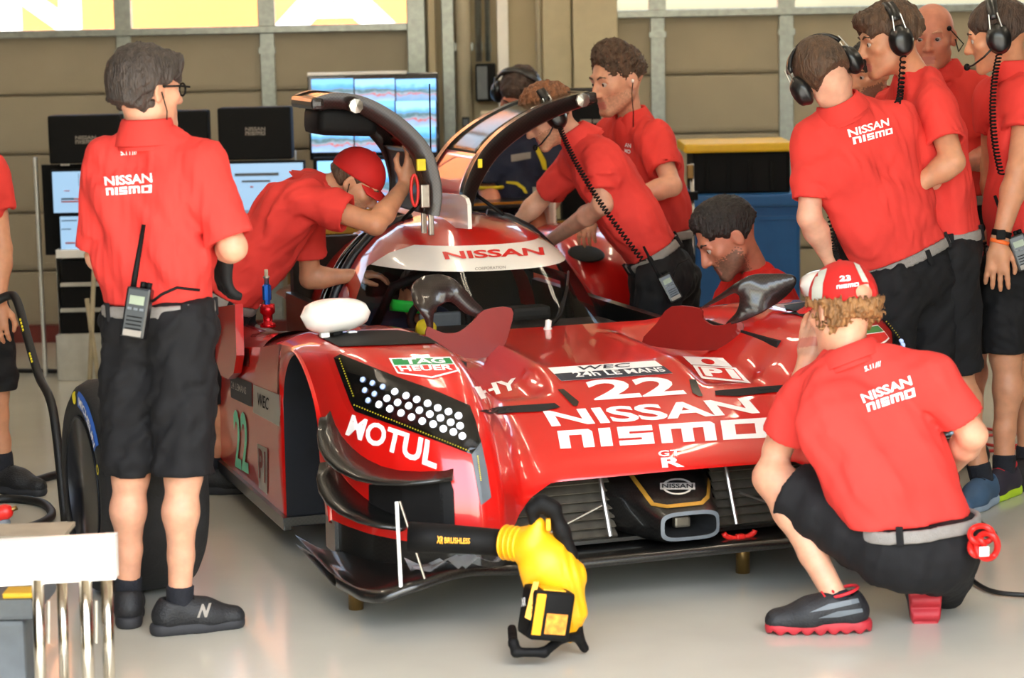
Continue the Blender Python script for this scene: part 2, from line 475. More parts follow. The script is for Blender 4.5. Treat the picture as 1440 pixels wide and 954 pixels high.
M_ledb = mat('glowing_blue_led_reflector', '#9fb8e8', .12, metal=.3, var=0, emit='#b9ccff', estr=.25)  # bluish reflectors, likewise given a weak glow for their shine
M_lens = mat('headlight_cover', '#0a0b0d', .02, var=0, alpha=.12, spec=.7)
M_metal = mat('machined_steel', '#a8a39a', .28, metal=.9, var=.1, scale=40)
M_brass = mat('brass_cone', '#8b6d3f', .35, metal=.8)
M_reda = mat('red_anodised', '#b3121d', .25, metal=.7, var=.05)
M_bluea = mat('blue_anodised', '#1f63c9', .25, metal=.7, var=.05)
M_hood_i = mat('cockpit_trim', '#1b1917', .7, var=.3)
M_neon = mat('green_belt_webbing', '#1fd13f', .6)
M_yel = mat('yellow_trim', '#e6d21c', .5)
M_rubberc = mat('door_seal_rubber', '#15161a', .45)

car = empty('race_car', CO, YAW)
tag(car, 'red low racing prototype car with raised doors and white windshield band', 'race car')
def ip(x, pts):
    xs, ys = zip(*pts); return np.interp(x, xs, ys)
def sst(x, a, b):
    t = np.clip((x - a) / (b - a), 0, 1); return t * t * (3 - 2 * t)
B0 = [(0, .12), (.42, .13), (.54, .08), (.64, -.05), (.72, -.08), (.82, -.03), (.92, .09), (.99, .22), (1.03, .36), (1.05, .47)]
ZB = [(0, .40), (.42, .395), (.50, .36), (.58, .29), (.66, .255), (.8, .262), (1.05, .262)]
HOOD = [(0, .60), (.4, .635), (.75, .665), (1.2, .68), (1.6, .70)]
FEND = [(-.1, .775), (.25, .795), (.6, .81), (.9, .81), (1.15, .79), (1.45, .74), (1.9, .68), (2.4, .655)]
def zbody(a, b):
    a = np.abs(a); f0 = ip(a, B0); z0 = ip(a, ZB); d = np.maximum(b - f0, 0)
    gh = (1 - (1 - np.clip(d / .62, 0, 1)) ** 1.5) ** (1 / 1.5)
    gf = (1 - (1 - np.clip(d / .52, 0, 1)) ** 2.1) ** (1 / 2.1)
    w = sst(a, .44, .69)
    chan = -.05 * sst(a, .24, .33) * (1 - sst(a, .5, .62)) * sst(b, .48, .62) * (1 - sst(b, 1.2, 1.45))
    ridge = .012 * np.exp(-((a - .25) / .03) ** 2) * sst(b, .45, .6) * (1 - sst(b, 1.2, 1.4))
    drop = .045 * np.clip((a - .86) / .19, 0, 1) ** 2.2
    ht = ip(b, HOOD) + chan + ridge; ft = ip(b, FEND) - drop
    return z0 + ((1 - w) * (ht - z0) * gh + w * (ft - z0) * gf)
acols = np.concatenate([np.linspace(0, .6, 25), np.linspace(.62, .86, 14), np.linspace(.875, 1.05, 14)])
acols = np.concatenate([-acols[:0:-1], acols])
ts = np.linspace(0, 1, 60) ** 1.7
P = []
for t in ts:
    f0 = ip(np.abs(acols), B0); b = f0 + (1.5 - f0) * t
    P.append(np.stack([acols, b, zbody(acols, b)], 1))
body = MB().grid(P).build('front_bodywork', M_red, car, True)
# under-lip: returns the lip inward so the panel has an edge
lip = np.stack([acols, ip(np.abs(acols), B0), ip(np.abs(acols), ZB)], 1)
MB().grid([lip, lip + np.array([0, .05, .012]), lip + np.array([0, .09, .03])]).build('front_lip', M_red, car, True)
# side walls with the wheel opening
def zarch(b): return np.where(b > .86, .5 + .245 * np.sqrt(np.clip(1 - ((b - .86) / .27) ** 2, 0, 1)), .42 + .325 * np.sqrt(np.clip(1 - ((.86 - b) / .30) ** 2, 0, 1)))
SIDES = []
for s, bend in ((-1, 2.36), (1, 1.5)):
    bs = np.concatenate([np.linspace(.47, .58, 6), np.linspace(.585, 1.125, 28), np.linspace(1.13, bend, 24)])
    top = zbody(np.full_like(bs, 1.05), bs)
    zlow = ip(bs, [(.47, .262), (.56, .262), (1.13, .10), (3, .10)])
    bot = np.where((bs > .562) & (bs < 1.128), zarch(bs), zlow); bot = np.minimum(bot, top - .012)
    rows = []
    for u in np.linspace(0, 1, 9):
        z = top + (bot - top) * u
        rows.append(np.stack([s * (1.05 + .012 * np.sin(math.pi * u)), bs, z], 1) if False else np.stack([np.full_like(bs, s * 1.05) + s * .012 * math.sin(math.pi * u), bs, z], 1))
    SIDES.append(MB().grid(rows).build('side_panel', M_red, car, True))
    # flange of the wheel opening
    bb = np.linspace(.562, 1.128, 30); zz = np.minimum(zarch(bb), zbody(np.full_like(bb, 1.05), bb) - .012)
    bb = np.concatenate([[.562], bb, [1.128]]); zz = np.concatenate([[.262], zz, [.10]])
    MB().grid([np.stack([np.full_like(bb, s * 1.05), bb, zz], 1), np.stack([np.full_like(bb, s * .60), bb, zz], 1)]).build('wheel_arch_liner', M_liner, car, True)
    MB().box((s * .58, .86, .42), (.04, .62, .62)).build('inner_arch_wall', M_dark, car)
    MB().box((s * .84, 1.20, .38), (.38, .02, .52)).build('arch_rear_wall', M_liner, car)
# left side pod: top roll and inner wall behind the front wheel
bs = np.linspace(1.42, 2.36, 20); zt = zbody(np.full_like(bs, 1.05), bs)
rows = []
for a, dz in ((1.05, 0), (1.03, .022), (.99, .045), (.93, .052), (.87, .045), (.85, .0), (.85, -.4)):
    rows.append(np.stack([np.full_like(bs, -a), bs, zt + dz], 1))
pod = MB().grid(rows).build('sidepod_top', M_red, car, True)
MB().box((-.74, 1.9, .34), (.36, .9, .04)).build('channel_floor', M_dark, car)
MB().box((0, 2.3, .16), (1.2, 2.6, .06)).build('floor_pan', M_carbon, car)
MB().box((-.95, 1.75, .125), (.24, 1.3, .03)).build('floor_edge', M_carbon, car)
MB().box((-1.05, 1.74, .10), (.03, 1.25, .02), bev=.004).build('side_skirt', M_carbon, car)
MB().box((0, 1.51, .40), (1.98, .03, .50)).build('bulkhead', M_dark, car)
# red vertical panel standing at the end of the left side pod
p = [car_at(x, y, a=-1.08) for x, y in ((311, 432), (336, 428), (338, 500), (334, 525), (326, 533), (316, 528), (308, 505))]
MB().plate(p, .03, (1, 0, 0)).build('rear_side_panel', M_red, car)
# lower black valance at both front corners
for s in (-1, 1):
    aa = np.linspace(.62, 1.05, 24); f = ip(aa, B0)
    low = [np.stack([s * (aa - .01), f + .03, np.full_like(aa, z)], 1) for z in (.30, .22, .165)]
    MB().grid(low).build('lower_valance', M_carbon, car, True)
    MB().box((s * 1.035, .52, .21), (.02, .12, .12)).build('valance_end', M_carbon, car)
# splitter
SP = [(0, 0), (.4, -.005), (.62, -.035), (.8, -.085), (.95, -.12), (1.03, -.115), (1.075, -.06), (1.10, .06), (1.11, .2), (1.10, .45), (1.0, .62), (0, .62)]
fr = [(-a, b) for a, b in SP[::-1][:-1]] + SP
def splitter():
    n = 90; u = np.linspace(-1.11, 1.11, n); au = np.abs(u)
    f = ip(au, [(0, 0), (.4, -.005), (.62, -.035), (.8, -.085), (.95, -.12), (1.03, -.115), (1.075, -.06), (1.10, .06), (1.11, .2)])
    lift = .03 * np.exp(-((au - .78) / .16) ** 2) - .03 * sst(au, .95, 1.1)
    rows = []
    for db, z in ((.55, .165), (.10, .168), (.03, .172), (.006, .165), (0, .152), (.006, .14), (.05, .135), (.55, .135)):
        k = 1.0 if db < .2 else .0
        rows.append(np.stack([u, np.maximum(f, -.2) + db, z + lift * (1 if db < .2 else .2)], 1))
    return MB().grid(rows).build('splitter', M_carbon, car, True)
splitter()
for px, py in ((504, 851), (1050, 800)):
    g = car_at(px, py, z=.02)
    MB().tube([(g[0], g[1] + .03, 0), (g[0], g[1] + .03, .145)], .024, 14).build('jack_stand_post', M_brass, car, True)
# grille cavity, slats, struts
MB().box((0, .50, .27), (1.30, .02, .26)).build('radiator_core', M_dark, car)
MB().box((0, .33, .185), (1.28, .36, .012)).build('grille_tray', M_carbon, car)
M_slat = mat('grille_slat', '#6d675c', .35, metal=.6, var=.2, scale=20)
slat = None
for s in (-1, 1):
    for k in range(7):
        z = .205 + k * .027; a0 = .18; a1 = .60 - max(0, (.30 - z)) * .0
        if slat is None:
            mb = MB(); Rx = np.array([[1, 0, 0], [0, .86, -.5], [0, .5, .86]]); mb.box((0, 0, 0), (a1 - a0, .05, .004), R=Rx)
            slat = mb.mesh('slat'); slat.materials.append(M_slat)
        o = bpy.data.objects.new('slat', slat); COL.objects.link(o); o.parent = car; o.location = (s * (a0 + a1) / 2, .20 + k * .012, z)
    MB().tube([(s * .22, .14, .20), (s * .22, .24, .41)], .008, 8).build('grille_strut', M_metal, car)
    MB().tube([(s * .24, .16, .30), (s * .46, .16, .21)], .004, 6).build('stay_wire', M_metal, car)
# nose duct
def duct():
    q0 = [car_at(x, y, b=.025) for x, y in ((928, 722), (1011, 716), (1013, 757), (930, 763))]
    c = sum(q0) / 4; w = (q0[1][0] - q0[0][0]) / 2; h = (q0[0][2] - q0[3][2]) / 2
    def ring(cx, cz, w, h, b, p=4, n=32, fl=0):
        R = []
        for k in range(n):
            t = 2 * math.pi * k / n; ct, st = math.cos(t), math.sin(t)
            R.append((cx + w * abs(ct) ** (2 / p) * np.sign(ct), b + (fl if st > 0 else 0) * st, cz + h * abs(st) ** (2 / p) * np.sign(st)))
        return R
    cx, cz = c[0], c[2]
    outer = [ring(cx, cz, w, h, .025), ring(cx, cz, w + .008, h + .008, .045), ring(cx - .01, cz + .02, w + .03, h + .035, .12), ring(cx - .02, .275, w + .09, .095, .25), ring(-.02, .28, .22, .105, .34)]
    MB().grid(outer, True).build('nose_duct', M_carbon, car, True)
    inner = [ring(cx, cz, w, h, .025), ring(cx, cz, w - .012, h - .012, .022), ring(cx, cz, w - .016, h - .016, .06), ring(cx, cz, .03, .02, .28)]
    MB().grid(inner[:2], True).build('inlet_rim', M_grey, car, True)
    MB().grid(inner[1:], True).build('inlet_throat', M_dark, car, True)
    MB().box((cx, .10, cz - .002), (.055, .03, .035), bev=.008).build('inlet_core', M_slat, car)
    return bvh_of([o for o in car.children if o.name.startswith('nose_duct')])
dbv = duct()
bbv = bvh_of([body, *SIDES, pod])
def car_text(name, shp, quad, m, off=.002, bv=None, maxlen=.08, mirror=False): return lay(name, shp, quad, bv or bbv, m, car, off, maxlen, mirror)
def ring_shape(n=28, w=.2, ry=1.0):
    v, f = [], []
    for k in range(n):
        t = 2 * math.pi * k / n
        v += [(.5 + .5 * math.cos(t), .5 + .5 * math.sin(t)), (.5 + (.5 - w) * math.cos(t), .5 + (.5 - w * ry) * math.sin(t))]
    for k in range(n): j = (k + 1) % n; f.append((2 * k, 2 * j, 2 * j + 1, 2 * k + 1))
    return np.array(v), f
def disc_shape(n=24): return np.array([(.5 + .5 * math.cos(2 * math.pi * k / n), .5 + .5 * math.sin(2 * math.pi * k / n)) for k in range(n)]), [tuple(range(n))]
def bxq(x0, y0, x1, y1): return [(x0, y0), (x1, y0), (x1, y1), (x0, y1)]
for nm, shp, q, m_, o_ in (
    ('emblem_ring', ring_shape(28, .07, 1.4), bxq(931, 674, 974, 697), M_silv, .003),
    ('emblem_bar', SQUARE, bxq(928, 681, 977, 690), M_silv, .004),
    ('emblem_lettering', text_mesh('NISSAN', .02), bxq(931, 682.5, 974, 688.5), M_dark, .005)):
    car_text(nm, shp, q, m_, o_, dbv)
s_, q_ = poly_shape([(884, 670), (890, 668), (920, 708), (938, 711), (985, 706), (993, 698), (995, 664), (999, 664), (997, 702), (988, 711), (938, 716), (916, 712)])
car_text('duct_line', s_, q_, M_gold, .003, dbv, .1)
# hood prints
NS, NM = nissan_shape(), nismo_shape()
car_text('lettering', NS, [(763, 579), (1050, 560), (1069, 582), (776, 601)], M_print_w)
car_text('lettering', NM, [(783.5, 607), (1080, 588), (1084, 616), (788, 632)], M_print_w)
car_text('race_number', text_mesh('22', .03), [(820, 536), (943, 530), (966, 555), (836, 564)], M_print_w)
car_text('series_panel', SQUARE, [(770, 518), (921, 508), (946, 526), (789, 537)], M_print_w)
car_text('series_panel_band', SQUARE, [(779, 527), (933, 516), (946, 526), (789, 537)], M_navy, .003)
car_text('lettering', text_mesh('24h LE MANS', .02), [(803, 525), (930, 518), (937, 524), (810, 532)], M_print_w, .004)
car_text('lettering', text_mesh('WEC', .01, .3), [(812, 517), (885, 512), (892, 517), (818, 522)], M_navy, .004)
car_text('flag_panel', SQUARE, [(960, 502), (1017, 504), (1030, 517), (972, 513.5)], M_print_w)
car_text('flag_disc', disc_shape(), [(984, 505.5), (1002, 506), (1008, 514), (989, 513)], M_redp, .003)
car_text('class_panel', SQUARE, [(974, 514.5), (1035, 518), (1056, 540), (986, 533)], M_print_w)
car_text('class_panel_field', SQUARE, [(981, 517), (1032, 520), (1047, 537), (989, 530.5)], M_redp, .003)
car_text('lettering', text_mesh('P1', .05), [(985, 518), (1031, 521), (1043, 535), (992, 530)], M_print_w, .004)
car_text('lettering', text_mesh('HY', .03), [(666, 545), (726, 532), (730, 547), (676, 562)], M_print_w)
car_text('lettering', text_mesh('GT', .02), [(925, 635), (958, 633), (957, 642), (926, 643)], M_print_w, .003)
car_text('lettering', text_mesh('R', .035), [(929, 645), (958, 643.5), (962, 657), (931, 658.5)], M_print_w, .003)
car_text('lettering', text_mesh('MOTUL', .03), [(496, 583), (618, 624), (614, 661), (486, 612)], M_print_w)
# flat black patches standing in for the shaded slots between the nose panel and the channels, small vents
for mir in (False, True):
    s_, q_ = poly_shape([(672, 579), (700, 573), (780, 568), (788, 574), (760, 580), (690, 583)]); car_text('hood_slot_shade', s_, q_, M_dark, .003, mirror=mir)
    s_, q_ = poly_shape([(784, 549), (792, 548), (814, 566), (812, 572), (806, 572)]); car_text('hood_vent', s_, q_, M_carbon, .003, mirror=mir)
    s_, q_ = poly_shape([(446, 473), (520, 466), (560, 466), (595, 472), (616, 484), (540, 487), (478, 489)]); car_text('fender_louvre_shade', s_, q_, M_black, .004, mirror=mir)  # flat black patch stands in for the shaded louvre opening
    # headlight
    HL = [(470, 504), (479, 499), (559, 531), (612, 550), (660, 571), (668, 592), (676, 622), (664, 640), (600, 615), (500, 579), (494, 568)]
    ST = [(663, 640), (676, 622), (684, 660), (690, 700), (676, 711), (672, 690)]
    s_, q_ = poly_shape(HL); car_text('headlight_housing', s_, q_, M_blackgl, .003, mirror=mir)
    s_, q_ = poly_shape(ST); car_text('headlight_leg', s_, q_, M_grey, .003, mirror=mir)
    hub = empty('headlight', (0, 0, 0)); hub.parent = car
    dots = [(418, 493, 0), (461, 508, 0), (506, 525, 0), (427, 540, 0), (470, 556, 0), (442, 585, 0)] + [(x, y, 1) for x, y in ((560, 547), (610, 565), (525, 577), (573, 595), (658, 582), (490, 603), (538, 623), (622, 610), (705, 600), (750, 620), (670, 630), (715, 648), (588, 642), (635, 660), (762, 665), (798, 637), (843, 655), (683, 678), (730, 692), (808, 684), (850, 700), (775, 713), (820, 727), (860, 745))]
    def surf(x, y):
        h_ = bbv.ray_cast(Vector(EYE), Vector(unit(ray(x, y))))
        inv = world_matrix(car).inverted(); return (np.array(inv @ h_[0]), np.array(inv.to_3x3() @ h_[1])) if h_[0] else (None, None)
    for x, y, k in dots:
        p, n = surf(380 + x / 3.18, 380 + y / 3.18)
        if p is None: continue
        if n[1] > 0: n = -n
        if mir: p = p * [-1, 1, 1]; n = n * [-1, 1, 1]
        r = .0092 if k else .0075
        MB().lathe([(r * 1.25, .002), (r * 1.2, .008), (r, .009), (r * .6, .012), (0, .013)], p, n, 14).build('led_reflector', M_led if k else M_ledb, hub, True)
    for (xa, ya), (xb, yb), nn in (((314, 400), (380, 575), 16), ((380, 605), (900, 815), 44), ((925, 835), (940, 950), 14)):
        mb = MB()
        for k in range(nn):
            p, n = surf(380 + (xa + (xb - xa) * k / nn) / 3.18, 380 + (ya + (yb - ya) * k / nn) / 3.18)
            if p is None: continue
            if n[1] > 0: n = -n
            if mir: p = p * [-1, 1, 1]; n = n * [-1, 1, 1]
            mb.lathe([(.0022, .004), (0, .007)], p, n, 6)
        o = mb.build('marker_led_row', M_yel, hub); o['kind'] = 'stuff'
    s_, q_ = poly_shape([(466, 503), (479, 496), (559, 528), (612, 547), (662, 569), (671, 592), (678, 621), (665, 643), (600, 618), (498, 581), (491, 568)])
    o = car_text('headlight_cover', s_, q_, M_lens, .022, mirror=mir, maxlen=.15)
    # shield sticker
    s_, q_ = poly_shape([(547, 505), (633, 503), (646, 523), (608, 533), (559, 526)]); car_text('shield_sticker', s_, q_, M_print_w, .003, mirror=mir)
    s_, q_ = poly_shape([(551, 506.5), (632, 505), (637, 513), (555, 515)]); car_text('shield_top', s_, q_, M_green, .004, mirror=mir)
    s_, q_ = poly_shape([(555.5, 516.5), (638, 514), (642, 522), (607, 531), (561, 524.5)]); car_text('shield_field', s_, q_, M_redp, .004, mirror=mir)
car_text('lettering', text_mesh('TAG', .03), [(566, 506.5), (623, 505.5), (627, 512.5), (569, 514)], M_print_w, .005)
car_text('lettering', text_mesh('HEUER', .03), [(560, 517), (635, 515), (637, 522), (565, 524)], M_print_w, .005)
# side prints
car_text('series_panel', SQUARE, [(357, 541), (395, 556), (394, 600), (357, 580)], M_silv, .003)
car_text('lettering', text_mesh('WEC', .01, .2), [(364, 552), (380, 560), (380, 578), (364, 570)], M_dark, .005)
car_text('series_panel', SQUARE, [(324, 526), (355, 539), (355, 573), (326, 559)], M_navy, .003)
car_text('lettering', text_mesh('24 LEMANS', .01), [(327, 536), (348, 545), (348, 555), (327, 546)], M_silv, .005)
car_text('series_panel', SQUARE, [(334, 488), (351, 491), (351, 516), (334, 512)], M_carbon, .003)
car_text('race_number', text_mesh('22', .02), [(329, 576), (349, 581), (351, 667), (332, 656)], M_mint, .004)
car_text('class_panel', SQUARE, [(363, 624), (377, 631), (377, 696), (365, 686)], M_silv, .003)
car_text('lettering', text_mesh('P1', .03), [(365, 630), (375, 636), (375, 680), (366, 672)], M_redm, .005)
# canards on both front corners
def canard(path, w, dz, mir):
    R, Oo = [], []
    for x, y in path:
        p, n = surf(x, y)
        if p is None: continue
        n = n if n[1] < 0 or n[0] < -.5 else -n
        h_ = unit((n[0], n[1], 0)); k = len(R) / (len(path) - 1)
        ww = w * math.sin(math.pi * min(1, .12 + .75 * k)) ; R.append(p - h_ * .01); Oo.append(p + h_ * ww + np.array([0, 0, dz]))
    if mir: R = [p * [-1, 1, 1] for p in R]; Oo = [p * [-1, 1, 1] for p in Oo]
    mid = [(a + b) / 2 + np.array([0, 0, -.012]) for a, b in zip(R, Oo)]
    MB().grid([R, mid, Oo, ]).build('canard', M_carbon, car, True, solid=.012)
for mir in (False, True):
    canard([(463, 580), (470, 600), (480, 618), (494, 634), (512, 648), (535, 660), (560, 666), (590, 668), (615, 667), (638, 664)], .105, -.02, mir)
    canard([(464, 642), (472, 660), (484, 677), (498, 692), (515, 706), (535, 718), (556, 727), (575, 733)], .105, -.025, mir)
    s_, q_ = poly_shape([(520, 682), (560, 676), (600, 676), (632, 671), (638, 690), (640, 738), (600, 738), (540, 728), (520, 710)]); car_text('brake_duct_shade', s_, q_, M_black, .004, mirror=mir)  # flat black sheet stands in for the shade inside the brake duct
    if mir: continue
    MB().tube([(( -1 if not mir else 1) * .985, -.10, .165), ((-1 if not mir else 1) * .98, -.06, .42)], .006, 8).build('canard_stay', M_white, car)
    MB().tube([((-1 if not mir else 1) * .91, -.10, .185), ((-1 if not mir else 1) * .97, -.06, .42)], .004, 8).build('canard_stay', M_metal, car)
# plastic film lying on the splitter by the stay
rr = random.Random(3); Pg = []
for i in range(7):
    Pg.append([(-.93 + .05 * i + rr.uniform(-.01, .01), -.07 + .03 * j, .185 + rr.uniform(0, .05)) for j in range(4)])
M_film = mat('clear_film', '#dfe6ee', .12, var=.05, alpha=.4, spec=.9)
MB().grid(Pg).build('protective_film', M_film, car, True)
# hub spindle in the empty wheel arch
for s in (-1, 1):
    c = car_at(446, 655, a=-.93) * [1 if s < 0 else -1, 1, 1]
    MB().lathe([(.05, -.30), (.05, -.06), (.042, -.055), (.042, -.02), (.028, -.015), (.024, .01), (.012, .04), (0, .05)], c, (s, 0, 0), 20).build('hub_spindle', M_brass, car, True)
    MB().lathe([(.15, -.24), (.15, -.215), (.06, -.21)], c, (s, 0, 0), 28).build('brake_disc', M_metal, car, True)
# red and blue filler coupling on the side pod
c = car_at(377, 460, a=-.96)
q = MB().lathe([(.030, 0), (.030, .012), (.018, .02), (.018, .045), (.028, .055), (.028, .085), (.0, .086)], c, n=20).build('coupling_base', M_reda, car, True)
MB().lathe([(.012, .085), (.012, .10), (.017, .102), (.017, .155), (.012, .158), (.012, .16)], c, n=8).build('coupling_sleeve', M_bluea, car)
MB().lathe([(.009, .16), (.009, .18), (.012, .182), (.012, .19), (.007, .192), (.007, .215), (.0, .216)], c, n=14).build('coupling_tip', M_metal, car, True)
# mirrors
for s in (-1, 1):
    c = car_at(472, 444, a=-.92) * [1 if s < 0 else -1, 1, 1]
    n = 24; R = []
    for i in range(13):
        u = -1 + 2 * i / 12; w = math.sqrt(max(0, 1 - abs(u) ** 2.6)); ring_ = []
        for k in range(n):
            t = 2 * math.pi * k / n; ct, st = math.cos(t), math.sin(t)
            ring_.append(c + np.array([u * .122, ct * .075 * w, (st * .055 if st > 0 else st * .06 * (1 - .15 * u)) * w + .004]))
        R.append(ring_)
    MB().grid(R, True).build('mirror_pod', M_carw, car, True)
    zt = float(zbody(abs(c[0]), c[1]))
    MB().box((c[0] + .0, c[1], (c[2] - .05 + zt) / 2), (.035, .06, max(.02, c[2] - .05 - zt) + .03), bev=.01).build('mirror_stem', M_black, car)
    for d in (-.045, .05): MB().box((c[0] + d, c[1] - .02, zt + .004), (.03, .03, .016), bev=.004).build('mirror_foot', M_carw, car)
# curled flaps standing on the hood
def flap(outer, hole, bf, name, m, zmin=None):
    bm = bmesh.new(); E_ = []
    for loop in (outer, hole):
        if not loop: continue
        vs = []
        k = len(loop)
        dense = []
        for i in range(k):                      # Catmull-Rom through the outline
            p0, p1, p2, p3 = [np.array(loop[(i + d) % k], float) for d in (-1, 0, 1, 2)]
            for u in (0, .34, .67):
                dense.append(.5 * (2 * p1 + (p2 - p0) * u + (2 * p0 - 5 * p1 + 4 * p2 - p3) * u * u + (3 * p1 - p0 - 3 * p2 + p3) * u ** 3))
        for x, y in dense: vs.append(bm.verts.new((x, y, 0)))
        for i in range(len(vs)): E_.append(bm.edges.new((vs[i], vs[(i + 1) % len(vs)])))
    bmesh.ops.triangle_fill(bm, edges=E_, use_beauty=True)
    e = [x for x in bm.edges if x.calc_length() > 14]
    if e: bmesh.ops.subdivide_edges(bm, edges=e, cuts=1); bmesh.ops.triangulate(bm, faces=bm.faces[:])
    bm.verts.index_update()
    V = []
    for v in bm.verts:
        q = car_at(v.co.x, v.co.y, b=bf(v.co.x, v.co.y)); h_ = surf(v.co.x, v.co.y)[0]
        if h_ is not None and h_[1] < q[1] + .03 and v.co.y < 470 and name == 'flap_scoop': q = car_at(v.co.x, v.co.y, b=h_[1] - .03)
        V.append(q)
    Fc = [tuple(x.index for x in f.verts) for f in bm.faces]; bm.free()
    return MB().add(V, Fc).build(name, m, car, name != 'hood_flap', solid=.01)
fL = lambda x, y: 1.16 + .30 * sst(440 - y, 0, 50) * ((640 - x) / 60 if x < 640 else 0) * .5
flap([(601, 482), (640, 497), (660, 504), (700, 496), (716, 462), (718, 433), (680, 436), (664, 452), (646, 466), (628, 469), (612, 464), (600, 460)], None, fL, 'hood_flap', M_redm)
flap([(604, 470), (597, 448), (582, 425), (578, 404), (592, 390), (620, 386), (645, 398), (665, 420), (681, 437), (672, 446), (655, 441), (635, 425), (618, 428), (610, 442), (609, 468)], None, fL, 'flap_scoop', M_carbonb)
fR = lambda x, y: float(np.interp(x, [905, 1040, 1120], [1.22, .86, .78]))
flap([(905, 481), (925, 455), (946, 431), (986, 434), (990, 447), (1003, 457), (1022, 456), (1042, 449), (1046, 470), (1030, 488), (990, 493), (945, 490)], None, fR, 'hood_flap', M_redm)
flap([(986, 434), (1020, 410), (1052, 388), (1085, 385), (1112, 386), (1120, 394), (1112, 410), (1085, 432), (1050, 450), (1022, 457), (1036, 440), (1040, 420), (1034, 412), (1010, 424)], None, fR, 'flap_scoop', M_carbonb)
g = car_at(960, 428, b=1.5)
# ------------------------------------------------------------------ canopy
BF = [(.66, 1.46), (.70, 1.53), (.80, 1.70), (.895, 1.87), (.966, 2.03), (1.02, 2.17), (1.048, 2.32), (1.06, 2.5)]
WA = [(.66, .535), (.75, .50), (.85, .445), (.90, .41), (.966, .34), (1.02, .24), (1.05, .11), (1.06, .0)]
BC = 2.55
def can(th, z):
    w = ip(z, WA); bf = ip(z, BF); s, c = math.sin(th), math.cos(th)
    return np.array([w * np.sign(s) * abs(s) ** .85, BC - (BC - bf) * abs(c) ** .9 * np.sign(c) if c > 0 else BC, z])
def can_grid(thf, zs, n): return [[can(t, z) for t in np.linspace(-thf(z), thf(z), n)] for z in zs]
D = math.radians
zbb = .878
gl = MB().grid(can_grid(lambda z: D(74), np.linspace(.662, zbb, 12), 48)).build('windshield', M_wind, car, True)
band = MB().grid(can_grid(lambda z: D(ip(z, [(zbb, 72), (.93, 62), (.962, 46)])), np.linspace(zbb, .962, 8), 40)).build('visor_band', M_carw, car, True)
roof_all = []
for s in (-1, 1):
    R = [[can(t, z) * [1, 1, 1] for t in np.linspace(s * D(max(74 if z < zbb else ip(z, [(zbb, 72), (.93, 62), (.962, 46)]), 0)), s * D(86), 8)] for z in np.linspace(.662, .962, 14)]
    roof_all.append(MB().grid(R).build('windshield_pillar', M_red, car, True))
    # black seal around the door opening
    ed = [can(s * D(86.5), z) + np.array([s * .012, .012, 0]) for z in np.linspace(.67, 1.04, 16)]
    MB().tube(ed, .020, 10).build('door_seal', M_rubberc, car, True)
    ed = [can(s * D(88.5), z) + np.array([s * .03, .06, -.005]) for z in np.linspace(.67, 1.03, 16)]
    MB().tube(ed, .014, 10).build('door_seal', M_blackgl, car, True)
    roof_all.append(None)
R = [[can(t, z) for t in np.linspace(-D(ip(z, [(.962, 86), (1.06, 88)])), D(ip(z, [(.962, 86), (1.06, 88)])), 48)] for z in np.linspace(.962, 1.0595, 12)]
rf = MB().grid(R).build('roof', M_red, car, True)
MB().grid([[(a, b, 1.055 - a * a * .9) for a in np.linspace(-.14, .14, 9)] for b in np.linspace(2.42, 3.3, 8)]).build('roof_spine', M_red, car, True)
cbv = bvh_of([band, gl, rf])
car_text('lettering', NS, [(622, 355), (763, 348.5), (765.5, 359.5), (626.5, 366)], M_redp, .003, cbv)
car_text('lettering', text_mesh('CORPORATION', .01), [(668, 377), (711, 374.5), (711, 378.5), (668, 381)], M_print_g, .003, cbv)
# cowl deck round the canopy
MB().grid([[(a, b, .685 - .05 * abs(a)) for a in np.linspace(-.57, .57, 16)] for b in (1.46, 1.52)]).build('cowl', M_red, car, True)
MB().box((-.56, 2.3, .52), (.04, 1.6, .34)).build('cockpit_sill', M_carbon, car)
MB().box((.56, 2.3, .52), (.04, 1.6, .34)).build('cockpit_sill', M_carbon, car)
MB().box((0, 3.1, .55), (1.1, .06, .75)).build('cockpit_bulkhead', M_hood_i, car)
# cockpit fittings
MB().box((0, 1.86, .56), (.95, .26, .2), bev=.05).build('dashboard', M_hood_i, car, True)
sw = MB().tube([(-.22 + .12 * math.cos(t), 1.98 + .03 * math.sin(t), .68 + .08 * math.sin(t)) for t in np.linspace(0, 2 * math.pi, 24, endpoint=False)], .016, 8, closed=True).build('steering_wheel', M_black, car, True)
MB().box((-.22, 1.98, .68), (.17, .03, .06), bev=.01).build('steering_hub', M_grey, car)
MB().box((-.24, 2.62, .55), (.42, .12, .62), bev=.05).build('seat_back', M_hood_i, car, True)
MB().box((-.24, 2.56, .80), (.26, .08, .17), bev=.03).build('head_rest', M_black, car, True)
MB().tube([(-.42, 2.25, .62), (-.36, 2.15, .80), (0, 2.12, .93), (.36, 2.15, .80), (.42, 2.25, .62)], .02, 8).build('roll_bar', M_black, car, True)
MB().box((.12, 1.9, .70), (.16, .10, .05), bev=.015).build('instrument_pod', M_hood_i, car)
MB().lathe([(.04, 0), (.04, .03), (.02, .035)], (-.34, 1.78, .665), (0, -.6, .6), 16).build('gauge', M_yel, car, True)
# wiper
wp = [can(D(3), .675), can(D(12), .72), can(D(26), .80)]
MB().tube([p + np.array([0, -.02, .008]) for p in wp], .007, 8).build('wiper_arm', M_black, car, True)
MB().tube([p + np.array([0, -.015, .004]) for p in (can(D(8), .70), can(D(24), .79), can(D(38), .845))], .005, 6).build('wiper_blade', M_rubberc, car, True)
MB().lathe([(.018, -.03), (.018, 0), (.012, .01), (.012, .035), (.0, .04)], can(D(3), .672) + np.array([0, -.03, .02]), (0, -.3, 1), 14).build('wiper_pivot', M_carw, car, True)
